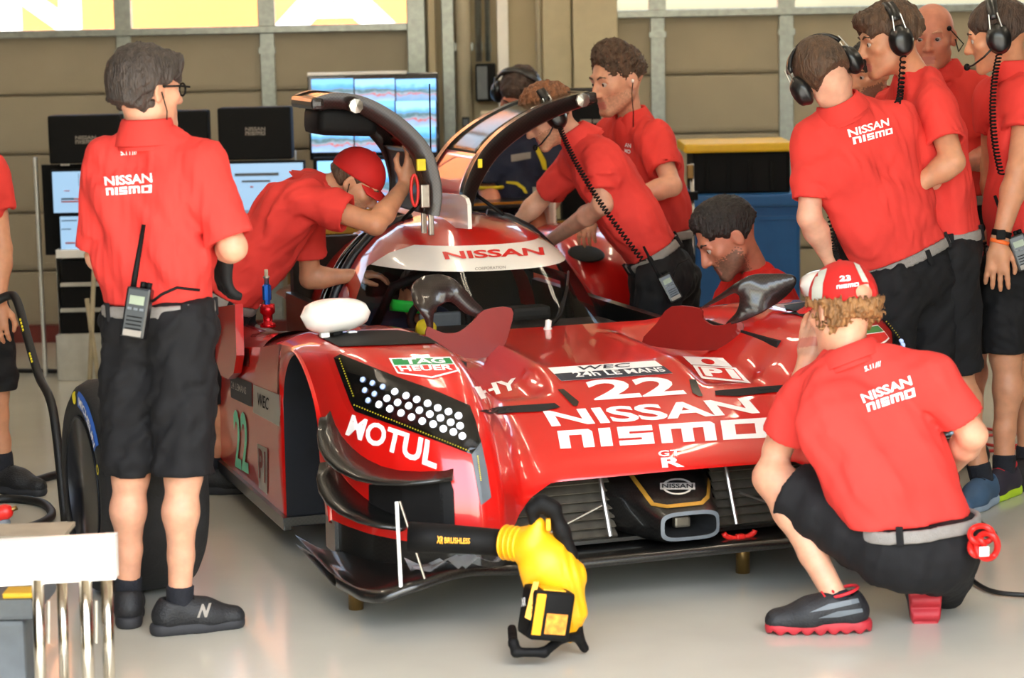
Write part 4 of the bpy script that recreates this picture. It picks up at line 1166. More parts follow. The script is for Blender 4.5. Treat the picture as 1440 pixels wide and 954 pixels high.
def make_person(label, J_, skin='light', hair=None, hstyle=None, shirt=M_shirt, s=1.0, front=(0, -1, 0), h=.010, sleeve=.62, cloth=True, stub=None,
                cap=None, hs=None, belt=True, shorts='shorts', shoes=None, hands=(.5, .5), hdirs=(None, None), glove=(False, False), fineface=True, base=None, group=None, collar=True, tuck=True, fat=1.0, head_s=1.0, collar_h=1.0, seed=1, name='person', foot=True, sock=M_sock, zones=True, socklen=.09):
    """J_: neck, head, hfwd, hup, chest, pelvis, sh, el, wr, hip, kn, an, toe  (pairs: image left, image right)"""
    g0 = lambda k: np.asarray(J_[k], float)
    neck, hc, chest, pel = g0('neck'), g0('head'), g0('chest'), g0('pelvis')
    sh, el, wr, hip, kn, an = [[np.asarray(p, float) for p in J_[k]] for k in ('sh', 'el', 'wr', 'hip', 'kn', 'an')]
    base = base if base is not None else np.array([(an[0][0] + an[1][0]) / 2, (an[0][1] + an[1][1]) / 2, 0.0])
    root = empty(name, base); tag(root, label, 'person', group); WORLD_ROOTS.add(root.name)
    Rh = frame(J_['hfwd'], J_.get('hup', (0, 0, 1))); hs_ = s * head_s * 1.04
    fr = unit(front)
    spine = unit(neck - pel); frt = unit(fr - spine * (fr @ spine))
    # ---- skin
    S = SDF()
    g = head_sdf(S, hc, Rh, hs_)
    S.cone(g(0, -.028, -.045), neck + (hc - neck) * .05, .050 * s, .053 * s, k=.03)
    S.cone(neck - spine * .03, chest, .045 * s, .07 * s, k=.04)
    for a in sh: S.cone(neck - spine * .04, a, .035 * s, .038 * s, k=.03)
    S.cone(chest, pel, .085 * s, .085 * s, k=.05, flat=(frt, .8))
    Z = []
    if zones: Z.append((hc - .135 * hs_, hc + .135 * hs_, .0058 if fineface else .008))
    for i in (0, 1):
        mid = el[i] * .72 + wr[i] * .28
        S.cone(sh[i], el[i], .048 * s, .040 * s, k=.03); S.cone(el[i], mid, .040 * s, .043 * s, k=.02); S.cone(mid, wr[i], .043 * s, .027 * s, k=.02)
        if hands[i] is not None:
            fd = unit(hdirs[i][0]) if hdirs[i] is not None else unit(wr[i] - el[i]); bk = np.asarray(hdirs[i][1] if hdirs[i] is not None else (0, 0, 1), float)
            bk = unit(bk - fd * (bk @ fd)); ax = np.cross(fd, bk)
            th = (hdirs[i][2] if hdirs[i] is not None and len(hdirs[i]) > 2 else (1 if i == 0 else -1))
            Rn = np.stack([ax * th, fd, bk], 1)
            hand_sdf(S, wr[i], Rn, s * 1.02, hands[i], th)
            if zones: Z.append((wr[i] + fd * .09 * s - .115 * s, wr[i] + fd * .09 * s + .115 * s, .0048))
            if glove[i]:
                G = SDF(); hand_sdf(G, wr[i], Rn, s * 1.05, hands[i], th, .003); sdf_object('glove', G, G.bounds(), .006, M_glove, root)
    for i in (0, 1):
        if kn[i] is None: continue
        k_, a_ = kn[i], an[i]; d = a_ - k_; cf = k_ + d * .28; back = unit(np.cross(np.cross(d, frt), d)) * -1
        S.cone(hip[i] * .8 + k_ * .2, k_, .072 * s, .056 * s, k=.03); S.cone(k_, cf + back * .012, .050 * s, .052 * s, k=.03); S.cone(cf + back * .012, k_ + d * .62, .052 * s, .038 * s, k=.03); S.cone(k_ + d * .62, a_, .040 * s, .034 * s, k=.02)
    slot = None; mats = [SKIN[skin], LIPS] + ([STUB[stub]] if stub else [])
    def slot(C):
        q = (C - hc) @ Rh / hs_
        r = np.zeros(len(C)); q = q + np.random.RandomState(5).normal(0, .0045, q.shape)
        if stub: r[(q[:, 2] < -.040) & (q[:, 2] > -.13) & (q[:, 1] > .0) & (np.abs(q[:, 0]) < .075) & ~((q[:, 2] > -.052) & (np.abs(q[:, 0]) < .03))] = 2
        q = (C - hc) @ Rh / hs_; r[(np.abs(q[:, 0]) < .024) & (q[:, 2] < -.059) & (q[:, 2] > -.086) & (q[:, 1] > .083)] = 1
        return r
    body = sdf_object('body', S, S.bounds(.02), h * .9, mats, root, Z, slot)
    # ---- eyes and brows
    if fineface:
        for q in (-1, 1):
            c = g(q * .031, .0745, .002); mb = MB(); mb.lathe([(0, .0125 * hs_)] + [(.0125 * hs_ * math.sin(a), .0125 * hs_ * math.cos(a)) for a in (.35, .55, 1.0, 1.57)], c, Rh[:, 1], 14)
            mb.mi = [1 if i < 28 else 0 for i in range(len(mb.f))]; mb.build('eye', [M_eyew, M_iris], root, True)
            hm = HAIR[hair] if hair else STUB['fair']
            MB().tube([g(q * .014, .091, .024), g(q * .032, .091, .031), g(q * .050, .079, .026)], [.0035 * hs_, .004 * hs_, .002 * hs_], 6).build('eyebrow', hm, root, True)
    # ---- hair
    if hair and hstyle is not None:
        fn, b = hair_sdf(g, Rh, hs_, hstyle); sdf_object('hair', fn, b, .0065, HAIR[hair], root)
    # ---- shirt
    if cloth:
        T = SDF(); beltc = J_['belt'] if 'belt' in J_ else pel + spine * .10 * s; k = .06
        w = .152 * s * fat; swid = np.linalg.norm(sh[0] - sh[1])
        lat = unit(np.cross(spine, frt)); 
        low = pel + spine * .02; mid_ = pel * .45 + chest * .55
        for q in (-1, 1):
            T.cone(low + lat * q * .05 * s, mid_ + lat * q * .055 * s, .118 * s * fat, .122 * s * fat, k=k, flat=(frt, .86)); T.cone(mid_ + lat * q * .055 * s, chest + lat * q * .075 * s, .122 * s * fat, .118 * s * fat, k=k, flat=(frt, .88))
            T.cone(chest + lat * q * .075 * s, neck + lat * q * .06 * s - spine * .07 * s, .118 * s, .075 * s, k=k, flat=(frt, .85))
        SL, LB = [], []
        for i in (0, 1):
            T.cone(neck - spine * .02, sh[i] - spine * .005, .060 * s, .062 * s, k=.05)
            e = sh[i] + (el[i] - sh[i]) * (sleeve + .12)
            SL.append(SDF().cone(sh[i], e, .070 * s, .074 * s, k=.01)); LB += [np.minimum(sh[i], e) - .09, np.maximum(sh[i], e) + .09]
        fo = folds(.011, .15, seed, spine); fo2 = folds(.0030, .05, seed + 9, spine)
        hem = SDF()
        pax_ = unit(beltc - pel) if np.linalg.norm(beltc - pel) > .03 else spine
        if tuck: planes = [(beltc - pax_ * .002, -pax_)]
        else: planes = [(beltc - spine * .14, -spine)]
        sl = []
        for i in (0, 1):
            ad = unit(el[i] - sh[i]); sl.append((sh[i] + ad * np.linalg.norm(el[i] - sh[i]) * sleeve, ad, el[i]))
        def shirt_fn(P):
            F_ = fo(P) + fo2(P); d = T(P) + F_
            for c, n in planes: d = np.maximum(d, (P - c.astype(f32)) @ n.astype(f32))
            for (c, n, e), Sv in zip(sl, SL):       # sleeve: cut at its hem, open round the arm
                q = P - c.astype(f32); t = q @ n.astype(f32); rr = q - np.outer(t, n).astype(f32); rad = np.sqrt((rr * rr).sum(1))
                ds = np.maximum(Sv(P) + F_ * .8, t); ds = np.where(t > -.035, np.maximum(ds, .056 * s - rad), ds)
                hk = np.maximum(.045 - np.abs(d - ds), 0) / .045; d = np.minimum(d, ds) - hk * hk * .045 * .25 * (t < -.05)
            return d.astype(f32)
        lo_, hi_ = T.bounds(.02); so = sdf_object('shirt', shirt_fn, (np.min([lo_, *LB], 0), np.max([hi_, *LB], 0)), h * .85, shirt, root)
        if collar:
            up = unit(hc - neck); cb = neck + (hc - neck) * .06 - frt * .008; n_ = 28; rows = []
            for hh, ra in ((-.045, .092), (-.01, .082), (.030, .071), (.044, .068), (.047, .073), (.040, .077), (.0, .089), (-.03, .098)):
                rg = []
                for q in range(n_ + 1):
                    a = 2 * math.pi * q / n_ ; dr = lat * math.cos(a + math.pi / 2) + frt * math.sin(a + math.pi / 2)
                    op = max(0, math.cos(a)) ** 6
                    rg.append(cb + dr * ra * s * (1 - .05 * op) + up * ((hh if hh < 0 else hh * collar_h) * s - .035 * s * op) + spine * 0)
                rows.append(rg)
            MB().grid(rows).build('collar', shirt, root, True)
    else: so = None
    # ---- belt, shorts
    if shorts:
        T = SDF(); k = .05; bc = J_['belt'] if 'belt' in J_ else pel + spine * .10 * s; lat = unit(np.cross(spine, frt)); pax = unit(bc - pel) if np.linalg.norm(bc - pel) > .03 else spine
        for q in (-1, 1): T.cone(bc + lat * q * .045 * s + pax * .03, pel + lat * q * .05 * s, .112 * s * fat, .122 * s * fat, k=k, flat=(frt, .88))
        ends = []; TH = SDF()
        for i in (0, 1):
            if kn[i] is None: continue
            d = kn[i] - hip[i]; ln = np.linalg.norm(d); n = d / ln
            if shorts == 'shorts':
                e = hip[i] + n * (ln + J_.get('hem', .02)); TH.cone(hip[i], e + n * .06, .104 * s, .092 * s, k=.05); ends.append((e, n))
            else:
                TH.cone(hip[i], kn[i], .104 * s, .082 * s, k=.05); TH.cone(kn[i], an[i], .082 * s, .066 * s, k=.03)
        fo = folds(.007, .11, seed + 3); fo2 = folds(.003, .04, seed + 4)
        def sh_fn(P):
            F_ = fo(P) + fo2(P); d = T(P) + F_
            d = np.maximum(d, (P - (bc - pax * .004).astype(f32)) @ pax.astype(f32))
            e_ = TH(P) + F_; hk = np.maximum(.05 - np.abs(d - e_), 0) / .05; d = np.minimum(d, e_) - hk * hk * .0125
            for c, n in ends:
                q = P - c.astype(f32); t = q @ n.astype(f32); rr = q - np.outer(t, n).astype(f32); rad = np.sqrt((rr * rr).sum(1)); near = rad < .125 * s
                d = np.where(near & (t > -.03), np.maximum(d, t), d); d = np.where(near & (t > -.05), np.maximum(d, .070 * s - rad), d)
            return d.astype(f32)
        sho = sdf_object('shorts' if shorts == 'shorts' else 'trousers', sh_fn, (np.minimum(T.bounds(.02)[0], TH.bounds(.02)[0]), np.maximum(T.bounds(.02)[1], TH.bounds(.02)[1])) if TH.p else T.bounds(.02), h * .9, M_short, root)
        if belt:
            Bs = SDF()
            for q in (-1, 1): Bs.cone(bc + lat * q * .047 * s + pax * .06, bc + lat * q * .049 * s - pax * .06, .131 * s * fat, .133 * s * fat, k=k, flat=(frt, .88))
            def b_fn(P):
                t = (P - bc.astype(f32)) @ pax.astype(f32); return np.maximum(np.maximum(Bs(P), -(Bs(P) + .016)), np.abs(t + .020) - .019 * s).astype(f32)
            bo = sdf_object('belt', b_fn, Bs.bounds(.02), .008, M_belt, root); bb_ = bvh_of(bo)
            for a in (.25, 1.1, 2.05, 2.9, 3.75, 4.6, 5.6):
                dr = lat * math.cos(a) + frt * math.sin(a); hit = bb_.ray_cast(Vector(bc - pax * .020 + dr * .4), Vector(-dr))
                if hit[0]: MB().box(hit[0], (.02 * s, .012, .056 * s), R=np.stack([np.cross(dr, pax), dr, pax], 1), bev=.003).build('belt_loop', M_short, root)
    else: sho = None
    # ---- socks and shoes
    if foot:
        for i in (0, 1):
            if kn[i] is None or an[i] is None: continue
            d = unit(kn[i] - an[i]); K = SDF(); K.cone(an[i] - d * .012, an[i] + d * socklen, .041 * s, .043 * s); K.plane(an[i] + d * (socklen - .01), d)
            if sock: sdf_object('sock', K, K.bounds(), .008, sock, root)
            st = (shoes or [{}, {}])[i]
            shoe(root, an[i] - np.array([0, 0, 0]), J_['toe'][i], s * st.get('s', 1.06), st.get('up_m', M_shoe), st.get('sole', M_sole), st.get('zig', False), st.get('ground', 0.0), st.get('up', (0, 0, 1)), st.get('lace'), st.get('trim'))
    return root, dict(g=g, R=Rh, s=hs_, shirt=so, shorts=sho, body=body, lat=lat if cloth else None, frt=frt, spine=spine, neck=neck)
def print_on(root, ob, q1, q2, q3=None):
    bv = bvh_of(ob)
    if q1: lay('lettering', nissan_shape(), q1, bv, M_print_w, root, .003, .12)
    if q2: lay('lettering', nismo_shape(), q2, bv, M_print_w, root, .003, .12)
    if q3: lay('lettering', text_mesh('5.11', .03), q3, bv, M_print_w, root, .003, .3)
# ------------------------------------------------------------------ the crew
def stand(hip, kz=.48, kd=(0, 0), ad=(0, 0), az=.085):
    hip = np.asarray(hip, float); t = (hip[2] - kz) / max(hip[2], .3)
    return np.array([hip[0] + kd[0], hip[1] + kd[1], kz]), np.array([hip[0] + ad[0], hip[1] + ad[1], az])
def coll(x): return np.asarray(x, float)
PEOPLE = {}
# man standing at the left with his back turned
hp = [J(190, 462, 6.90), J(258, 462, 6.83)]
a0, a1 = atz(183, 868, .085), atz(252, 878, .085); a0 = J(180, 836, 6.93); a1 = J(252, 838, 6.80); a0[2] = a1[2] = .085
r, q = make_person('man in red polo and black shorts standing with his back turned, radio on belt', dict(
    neck=J(208, 192, 6.86), head=J(207, 126, 6.88), hfwd=(.74, .66, -.05), chest=J(212, 275, 6.86), pelvis=J(224, 450, 6.87), belt=J(222, 424, 6.87),
    sh=[J(154, 226, 6.88), J(284, 234, 6.80)], el=[J(140, 362, 6.94), J(328, 348, 6.76)], wr=[J(190, 372, 7.15), J(314, 352, 6.99)],
    hip=hp, kn=[J(184, 668, 6.88), J(258, 668, 6.79)], an=[a0, a1], toe=[(-.15, .95, 0), (.93, .3, 0)], hem=.0),
    skin='light', hair='grey', hstyle=dict(th=.017, nape=-.085, amp=.004, wl=.03, fringe=1, seed=3, line=.04), front=(.30, .95, 0), s=1.0, h=.010, sleeve=.90, seed=2,
    hands=(.6, .45), hdirs=(None, ((-.05, .1, -1), (-.8, -.5, 0), 1)), glove=(False, True), socklen=.075)
PEOPLE['A'] = (r, q)
print_on(r, q['shirt'], [(147, 249), (214, 244), (215, 257), (148, 262)], [(149, 265), (214, 260), (214, 271), (150, 275)], [(169, 212), (184, 211), (184, 218), (170, 219)])
bv = bvh_of(q['shirt']); lay('lettering', text_mesh('///', .03), [(185, 211), (193, 210), (194, 217), (186, 218)], bv, M_print_w, r, .003, .3)
bv = bvh_of([o for t_ in r.children if t_.name.startswith('shoe') for o in t_.children if o.name.startswith('upper')]); lay('lettering', text_mesh('N', .05, .2), [(281, 851), (297, 849), (294, 868), (277, 869)], bv, M_print_g, r, .003, .3)
gg = q['g']
MB().tube([gg(.083, .0, .01), gg(.080, .06, .012), gg(.072, .098, .010)], .003, 6).build('spectacle_arm', M_black, r, True)
for s_ in (-1, 1): MB().tube([gg(s_ * .036 + .028 * math.cos(t), .108 - .018 * abs(s_ * .036 + .028 * math.cos(t)) / .06, .002 + .018 * math.sin(t)) for t in np.linspace(0, 6.283, 18, endpoint=False)], .0032, 6, closed=True).build('spectacle_rim', M_black, r, True)
MB().tube([gg(.088, -.008, -.006), gg(.088, .01, -.06), gg(.07, .02, -.12)], .002, 5).build('earpiece_wire', M_black, r, True)
# capped man leaning into the cockpit from the left
hp = [J(296, 448, 8.88), J(318, 442, 9.10)]
k0, n0 = stand(hp[0], .40, (.08, -.02), (-.04, 0)); k1, n1 = stand(hp[1], .40, (.10, .02), (.0, .02))
r, q = make_person('man in red cap leaning into the cockpit, one arm up on the raised door', dict(
    neck=J(447, 262, 8.98), head=J(500, 258, 8.98), hfwd=(.76, -.10, -.62), hup=(.62, 0, .78), chest=J(408, 296, 8.97), pelvis=J(312, 432, 8.98), belt=J(322, 412, 8.98),
    sh=[J(432, 308, 9.14), J(426, 280, 8.82)], el=[J(436, 392, 9.2), J(528, 316, 8.74)], wr=[J(492, 388, 9.22), J(570, 260, 8.96)], hip=hp, kn=[k0, k1], an=[n0, n1], toe=[(1, 0, 0), (1, .2, 0)]),
    skin='tan', hair='fair', hstyle=dict(th=.006, nape=-.06, amp=.001, seed=4, capcut=1), front=(.70, -.05, -.7), s=1.0, sleeve=.62, seed=12, hands=(.4, .5), hdirs=(None, ((.35, .1, .9), (.6, -.7, 0), -1)), stub='fair', fat=1.08)
PEOPLE['B'] = (r, q)
def cap_on(r, q, m, brim=True, back=False, dz=0.0):
    g, R, s = q['g'], q['R'], q['s']
    S = SDF(); S.ell(g(0, -.014, .036), np.array([.088, .108, .100]) * s, R, k=.02); S.plane(g(0, 0, .022 + dz), -(R @ np.array([0, -.12, 1])), k=.004)
    if back: S.ell(g(0, -.125, .035), np.array([.034, .05, .024]) * s, R, k=.004, op='s')
    t = empty('cap', (0, 0, 0)); t.parent = r
    c = sdf_object('crown', S, S.bounds(), .0065, m, t)
    if brim:
        rows = [[g(.074 * math.sin(a) * (1 + .10 * u), .078 * math.cos(a) + u * .085 * math.cos(a) ** .6, .040 + dz - .018 * u - .022 * math.sin(a) ** 2) for a in np.linspace(-1.25, 1.25, 17)] for u in np.linspace(0, 1, 6)]
        MB().grid(rows).build('brim', m, t, True, solid=.005)
    MB().lathe([(.008, 0), (.007, .004), (0, .006)], g(0, -.014, .135), R[:, 2], 12).build('button', m, t, True)
    return t, c
M_cap = mat('red_cap_cloth', '#c2140f', .75, var=.06, bump=.2, bscale=300)
cap_on(r, q, M_cap)
gg = q['g']; MB().tube([gg(.09, -.008, -.006), gg(.092, .012, -.05), gg(.07, .0, -.12)], .002, 5).build('earpiece_wire', M_black, r, True)
# headset man leaning over the right side of the cockpit
hp = [J(928, 398, 9.43), J(952, 392, 9.72)]
k0, n0 = stand(hp[0], .44, (-.04, 0), (.06, 0)); k1, n1 = stand(hp[1], .44, (-.02, 0.02), (.1, .02))
r, q = make_person('man in red polo with boom headset bending over the cockpit from the right', dict(
    neck=J(812, 196, 9.55), head=J(772, 164, 9.53), hfwd=(-.86, -.16, -.46), hup=(-.42, 0, .88), chest=J(848, 246, 9.55), pelvis=J(936, 385, 9.57), belt=J(915, 352, 9.57),
    sh=[J(806, 232, 9.76), J(846, 222, 9.44)], el=[J(757, 284, 9.90), J(848, 288, 9.38)], wr=[J(724, 318, 9.92), J(772, 340, 9.92)], hip=hp, kn=[k0, k1], an=[n0, n1], toe=[(-1, 0, 0), (-1, .2, 0)]),
    skin='pale', hair='ginger', hstyle=dict(th=.016, nape=-.05, amp=.006, wl=.02, top=.015, seed=6), front=(-.72, -.12, -.6), s=1.0, sleeve=.72, seed=22, hands=(.5, .5), stub='fair', fat=1.05)
PEOPLE['C'] = (r, q)
headset(r, q['g'], q['R'], q['s'], mic_side=-1)
cp = coil('coiled_cable', q['g'](-.11, .0, -.055), J(905, 368, 9.30), .010, 46, M_black, r, mid=J(812, 250, 9.16))
# standing man behind him
hp = [J(915, 372, 10.02), J(945, 370, 10.22)]
k0, n0 = stand(hp[0]); k1, n1 = stand(hp[1])
r, q = make_person('man with spiky brown hair and earpiece standing behind the headset man', dict(
    neck=J(888, 172, 10.06), head=J(868, 112, 10.02), hfwd=(-.80, -.50, -.22), hup=(-.2, -.1, .97), chest=J(905, 232, 10.10), pelvis=J(928, 352, 10.12), belt=J(925, 325, 10.12),
    sh=[J(858, 188, 10.24), J(922, 196, 9.92)], el=[J(850, 262, 10.30), J(945, 262, 9.78)], wr=[J(835, 300, 10.20), J(880, 278, 9.72)], hip=hp, kn=[k0, k1], an=[n0, n1], toe=[(-1, -.2, 0), (-1, 0, 0)]),
    skin='light', hair='fair', hstyle=dict(th=.005, nape=-.03, amp=.007, wl=.014, top=.022, seed=8, line=.085, flow=0), front=(-.80, -.55, 0), s=1.02, sleeve=.66, seed=32, stub='fair', head_s=1.16)
PEOPLE['D'] = (r, q)
bv = bvh_of(q['shirt']); lay('lettering', text_mesh('AN', .03), [(879, 200), (888, 202), (888, 208), (879, 206)], bv, M_print_w, r, .003, .3); lay('lettering', text_mesh('MO', .04), [(879, 209), (888, 211), (887, 217), (879, 214)], bv, M_print_w, r, .003, .3)
gg = q['g']; MB().tube([gg(-.088, -.005, -.008), gg(-.088, .012, -.05), gg(-.07, .01, -.12), gg(-.06, .02, -.18)], .0022, 5).build('earpiece_wire', M_black, r, True)
S = SDF(); S.ell(gg(-.088, -.004, -.006), np.array([.007, .008, .009])); sdf_object('earpiece', S, S.bounds(.01), .004, M_white, r)
# person in navy behind the open door
hp = [J(705, 352, 11.5), J(752, 352, 11.5)]
k0, n0 = stand(hp[0]); k1, n1 = stand(hp[1])
r, q = make_person('person in navy shirt with yellow trim and headset behind the open right door', dict(
    neck=J(728, 168, 11.5), head=J(730, 134, 11.42), hfwd=(-.35, -.75, -.55), hup=(0, -.5, .86), chest=J(728, 220, 11.5), pelvis=J(728, 335, 11.5),
    sh=[J(688, 190, 11.5), J(772, 192, 11.5)], el=[J(686, 268, 11.4), J(782, 268, 11.4)], wr=[J(700, 310, 11.2), J(760, 310, 11.2)], hip=hp, kn=[k0, k1], an=[n0, n1], toe=[(0, -1, 0), (0, -1, 0)]),
    skin='ruddy', hair='brown', hstyle=dict(th=.01, nape=-.04, seed=9), shirt=M_navyshirt, front=(0, -1, 0), s=1.10, sleeve=.95, seed=42, h=.013)
PEOPLE['E'] = (r, q)
headset(r, q['g'], q['R'], q['s'], mic=False)
M_trim = mat('yellow_trim_cloth', '#d8c21f', .7)
for i, (cx, cy) in enumerate(((688, 264), (780, 266))):
    c = J(cx, cy, 11.42); MB().tube([c + np.array([.078 * math.cos(t), .078 * math.sin(t), .004]) for t in np.linspace(0, 6.283, 20, endpoint=False)], .009, 6, closed=True).build('sleeve_trim', M_trim, r, True)
bv = bvh_of(q['shirt']); lay('name_patch', SQUARE, [(718, 218), (746, 214), (746, 223), (719, 228)], bv, M_print_g, r, .004, .3)
s_, q_ = poly_shape([(752, 208), (757, 206), (768, 226), (770, 240), (764, 238), (760, 226)]); lay('chest_stripe', s_, q_, bv, M_trim, r, .004, .3)
s_, q_ = poly_shape([(712, 255), (728, 256), (738, 264), (742, 272), (738, 272), (734, 266), (726, 260), (712, 258)]); lay('hem_stripe', s_, q_, bv, M_trim, r, .004, .3)
s_, q_ = poly_shape([(676, 232), (681, 236), (688, 230), (684, 238), (687, 242), (682, 240), (679, 242), (680, 238)]); lay('chest_logo', s_, q_, bv, M_print_w, r, .004, .3)
# dark-haired man squatting at the right front wheel
pl = J(1092, 500, 9.12); hp = [pl + [-.06, -.10, 0], pl + [-.04, .12, 0]]
kk = [hp[0] + [-.36, -.06, .12], hp[1] + [-.30, .08, -.02]]; nn = [np.array([hp[0][0] - .14, hp[0][1], .085]), np.array([hp[1][0] - .05, hp[1][1] + .05, .085])]
r, q = make_person('dark-haired man in red t-shirt squatting low by the far front wheel', dict(
    neck=J(1064, 384, 9.05), head=J(1022, 334, 8.98), hfwd=(-.80, -.18, -.55), hup=(-.5, 0, .85), chest=J(1070, 432, 9.08), pelvis=pl,
    sh=[J(1040, 412, 9.24), J(1085, 418, 8.90)], el=[J(1000, 470, 9.2), J(1072, 490, 8.80)], wr=[J(960, 470, 9.05), J(1010, 470, 8.72)], hip=hp, kn=kk, an=nn, toe=[(-1, 0, 0), (-1, .1, 0)]),
    skin='ruddy', hair='dark', hstyle=dict(th=.010, nape=-.045, amp=.004, wl=.02, top=.010, seed=13, line=.085), shirt=M_shirt2, front=(-.80, -.2, -.35), s=1.06, sleeve=.70, seed=52, stub='dark', collar=False, fat=1.12, head_s=1.12)
PEOPLE['F'] = (r, q)
# man crouching in front with his chin on his hand
hp = [J(1238, 770, 6.65), J(1322, 778, 6.65)]
r, q = make_person('man in red and grey cap crouching in front of the car, chin on hand', dict(
    neck=J(1192, 500, 6.76), head=J(1183, 436, 6.80), hfwd=(-.50, .82, -.22), hup=(-.05, .2, .98), chest=J(1215, 585, 6.70), pelvis=J(1294, 764, 6.64), belt=J(1292, 730, 6.64),
    sh=[J(1132, 556, 6.80), J(1312, 528, 6.66)], el=[J(1092, 636, 6.86), J(1368, 612, 6.68)], wr=[J(1134, 512, 6.94), J(1330, 664, 6.90)], hip=hp,
    kn=[J(1086, 672, 6.84), J(1325, 822, 7.02)], an=[J(1178, 846, 6.66), J(1302, 775, 6.70)], toe=[(-1, -.05, 0), (0, .03, -1)], hem=-.07),
    skin='light', hair='sandy', hstyle=dict(th=.022, nape=-.075, amp=.012, wl=.028, seed=17, flow=0, capcut=1), front=(-.40, .90, 0), s=1.04, h=.010, sleeve=.72, seed=62,
    hands=(.25, .5), hdirs=(((.12, -.02, 1), (-.75, -.5, 0), 1), None), socklen=.03, fat=1.06, collar_h=.45,
    shoes=[dict(zig=True, sole=M_solered, ground=0.0, s=1.12, lace=M_redpipe, trim=M_redpipe), dict(sole=M_solered, ground=None, up=(0.02, 1, .06), zig=True, s=1.30)])
PEOPLE['G'] = (r, q)
print_on(r, q['shirt'], [(1209, 556), (1280, 528), (1284, 541), (1214, 568)], [(1217, 569), (1286, 545), (1288, 557), (1220, 580)], [(1215, 516), (1228, 512), (1229, 518), (1217, 523)])
bvs = bvh_of([o for t_ in r.children if t_.name.startswith('shoe') for o in t_.children if o.name.startswith('upper')])
for P_ in ([(1138, 862), (1165, 850), (1206, 842), (1208, 848), (1170, 857)], [(1150, 870), (1178, 860), (1212, 856), (1213, 861), (1180, 868)]):
    s_, q_ = poly_shape(P_); lay('shoe_stripe', s_, q_, bvs, M_grey, r, .002, .2)
bv = bvh_of(q['shirt']); lay('lettering', text_mesh('///', .03), [(1230, 511), (1239, 508), (1240, 515), (1231, 518)], bv, M_print_w, r, .003, .3)
ct, cc = cap_on(r, q, M_cap, brim=True, back=True)
M_capg = mat('grey_cap_panel', '#bdbcb0', .75)
bv = bvh_of(cc)
s_, q_ = poly_shape([(1152, 376), (1166, 371), (1158, 400), (1156, 436), (1142, 435), (1143, 405)]); lay('cap_panel', s_, q_, bv, M_capg, ct, .003, .15)
s_, q_ = poly_shape([(1200, 370), (1208, 374), (1220, 396), (1226, 414), (1221, 416), (1212, 396)]); lay('cap_panel', s_, q_, bv, M_capg, ct, .003, .15)
lay('lettering', text_mesh('23', .04), [(1181, 389), (1196, 388), (1197, 396), (1181, 397)], bv, M_print_w, ct, .004, .3)
lay('lettering', nismo_shape(), [(1177, 402), (1207, 398), (1207, 403), (1177, 407)], bv, M_print_w, ct, .004, .3)
lay('lettering', nissan_shape(), [(1180, 430), (1209, 427), (1209, 432), (1180, 435)], bv, M_print_w, ct, .004, .3)
# bent man with headphones, back turned
hp = [J(1252, 402, 8.20), J(1312, 398, 8.34)]
k0, n0 = stand(hp[0], .48, (-.02, 0)); k1, n1 = stand(hp[1], .48, (-.02, 0))
r, q = make_person('man with black headphones bending forward, large white team lettering on his back', dict(
    neck=J(1180, 152, 8.12), head=J(1159, 104, 8.10), hfwd=(-.12, .95, -.25), hup=(-.50, 0, .85), chest=J(1210, 225, 8.16), pelvis=J(1280, 388, 8.26), belt=J(1268, 355, 8.26),
    sh=[J(1145, 196, 8.14), J(1262, 172, 8.20)], el=[J(1138, 306, 8.08), J(1312, 252, 8.30)], wr=[J(1172, 372, 8.20), J(1305, 330, 8.48)], hip=hp, kn=[k0, k1], an=[n0, n1], toe=[(-.7, .7, 0), (-.7, .7, 0)]),
    skin='pale', hair='fair', hstyle=dict(th=.012, nape=-.055, amp=.002, seed=19), front=(-.48, .86, 0), s=1.03, sleeve=.78, seed=72, hands=(.4, .4), fat=1.05, collar_h=.6)
PEOPLE['H'] = (r, q)
headset(r, q['g'], q['R'], q['s'], mic=False)
print_on(r, q['shirt'], [(1191, 182), (1249, 166), (1250, 177), (1194, 194)], [(1198, 194), (1254, 180), (1255, 188), (1200, 204)], [(1190, 155), (1201, 152), (1202, 158), (1191, 161)])
coil('coiled_cable', J(1165, 275, 8.12), J(1180, 366, 8.14), .010, 22, M_black, r)
# profile man with headset
hp = [J(1318, 368, 8.58), J(1335, 366, 8.34)]
k0, n0 = stand(hp[0]); kk = J(1345, 520, 8.40); aa = J(1382, 690, 8.36); aa[2] = .085
r, q = make_person('tall man in red shirt with headset seen in profile above the bent man', dict(
    neck=J(1287, 108, 8.45), head=J(1250, 56, 8.42), hfwd=(-.94, -.14, -.22), hup=(-.2, 0, .98), chest=J(1298, 190, 8.45), pelvis=J(1325, 350, 8.46), belt=J(1322, 325, 8.46),
    sh=[J(1262, 150, 8.64), J(1316, 150, 8.28)], el=[J(1270, 245, 8.60), J(1340, 228, 8.16)], wr=[J(1240, 268, 8.40), J(1288, 262, 8.18)], hip=hp, kn=[k0, kk], an=[n0, aa], toe=[(-1, 0, 0), (-.5, -.8, 0)], hem=.0),
    skin='tan', hair='fair', hstyle=dict(th=.016, nape=-.05, amp=.004, wl=.025, fringe=1, seed=23), front=(-.92, -.25, 0), s=1.05, sleeve=.66, seed=82, tuck=False, collar=False,
    shoes=[{}, dict(up_m=mat('blue_shoe', '#3b5570', .7), sole=mat('grey_sole', '#8f9fb0', .7))], fat=1.02)
PEOPLE['I'] = (r, q)
headset(r, q['g'], q['R'], q['s'], mic=False)
coil('coiled_cable', q['g'](-.11, .0, -.06), J(1262, 145, 8.15), .010, 16, M_black, r)
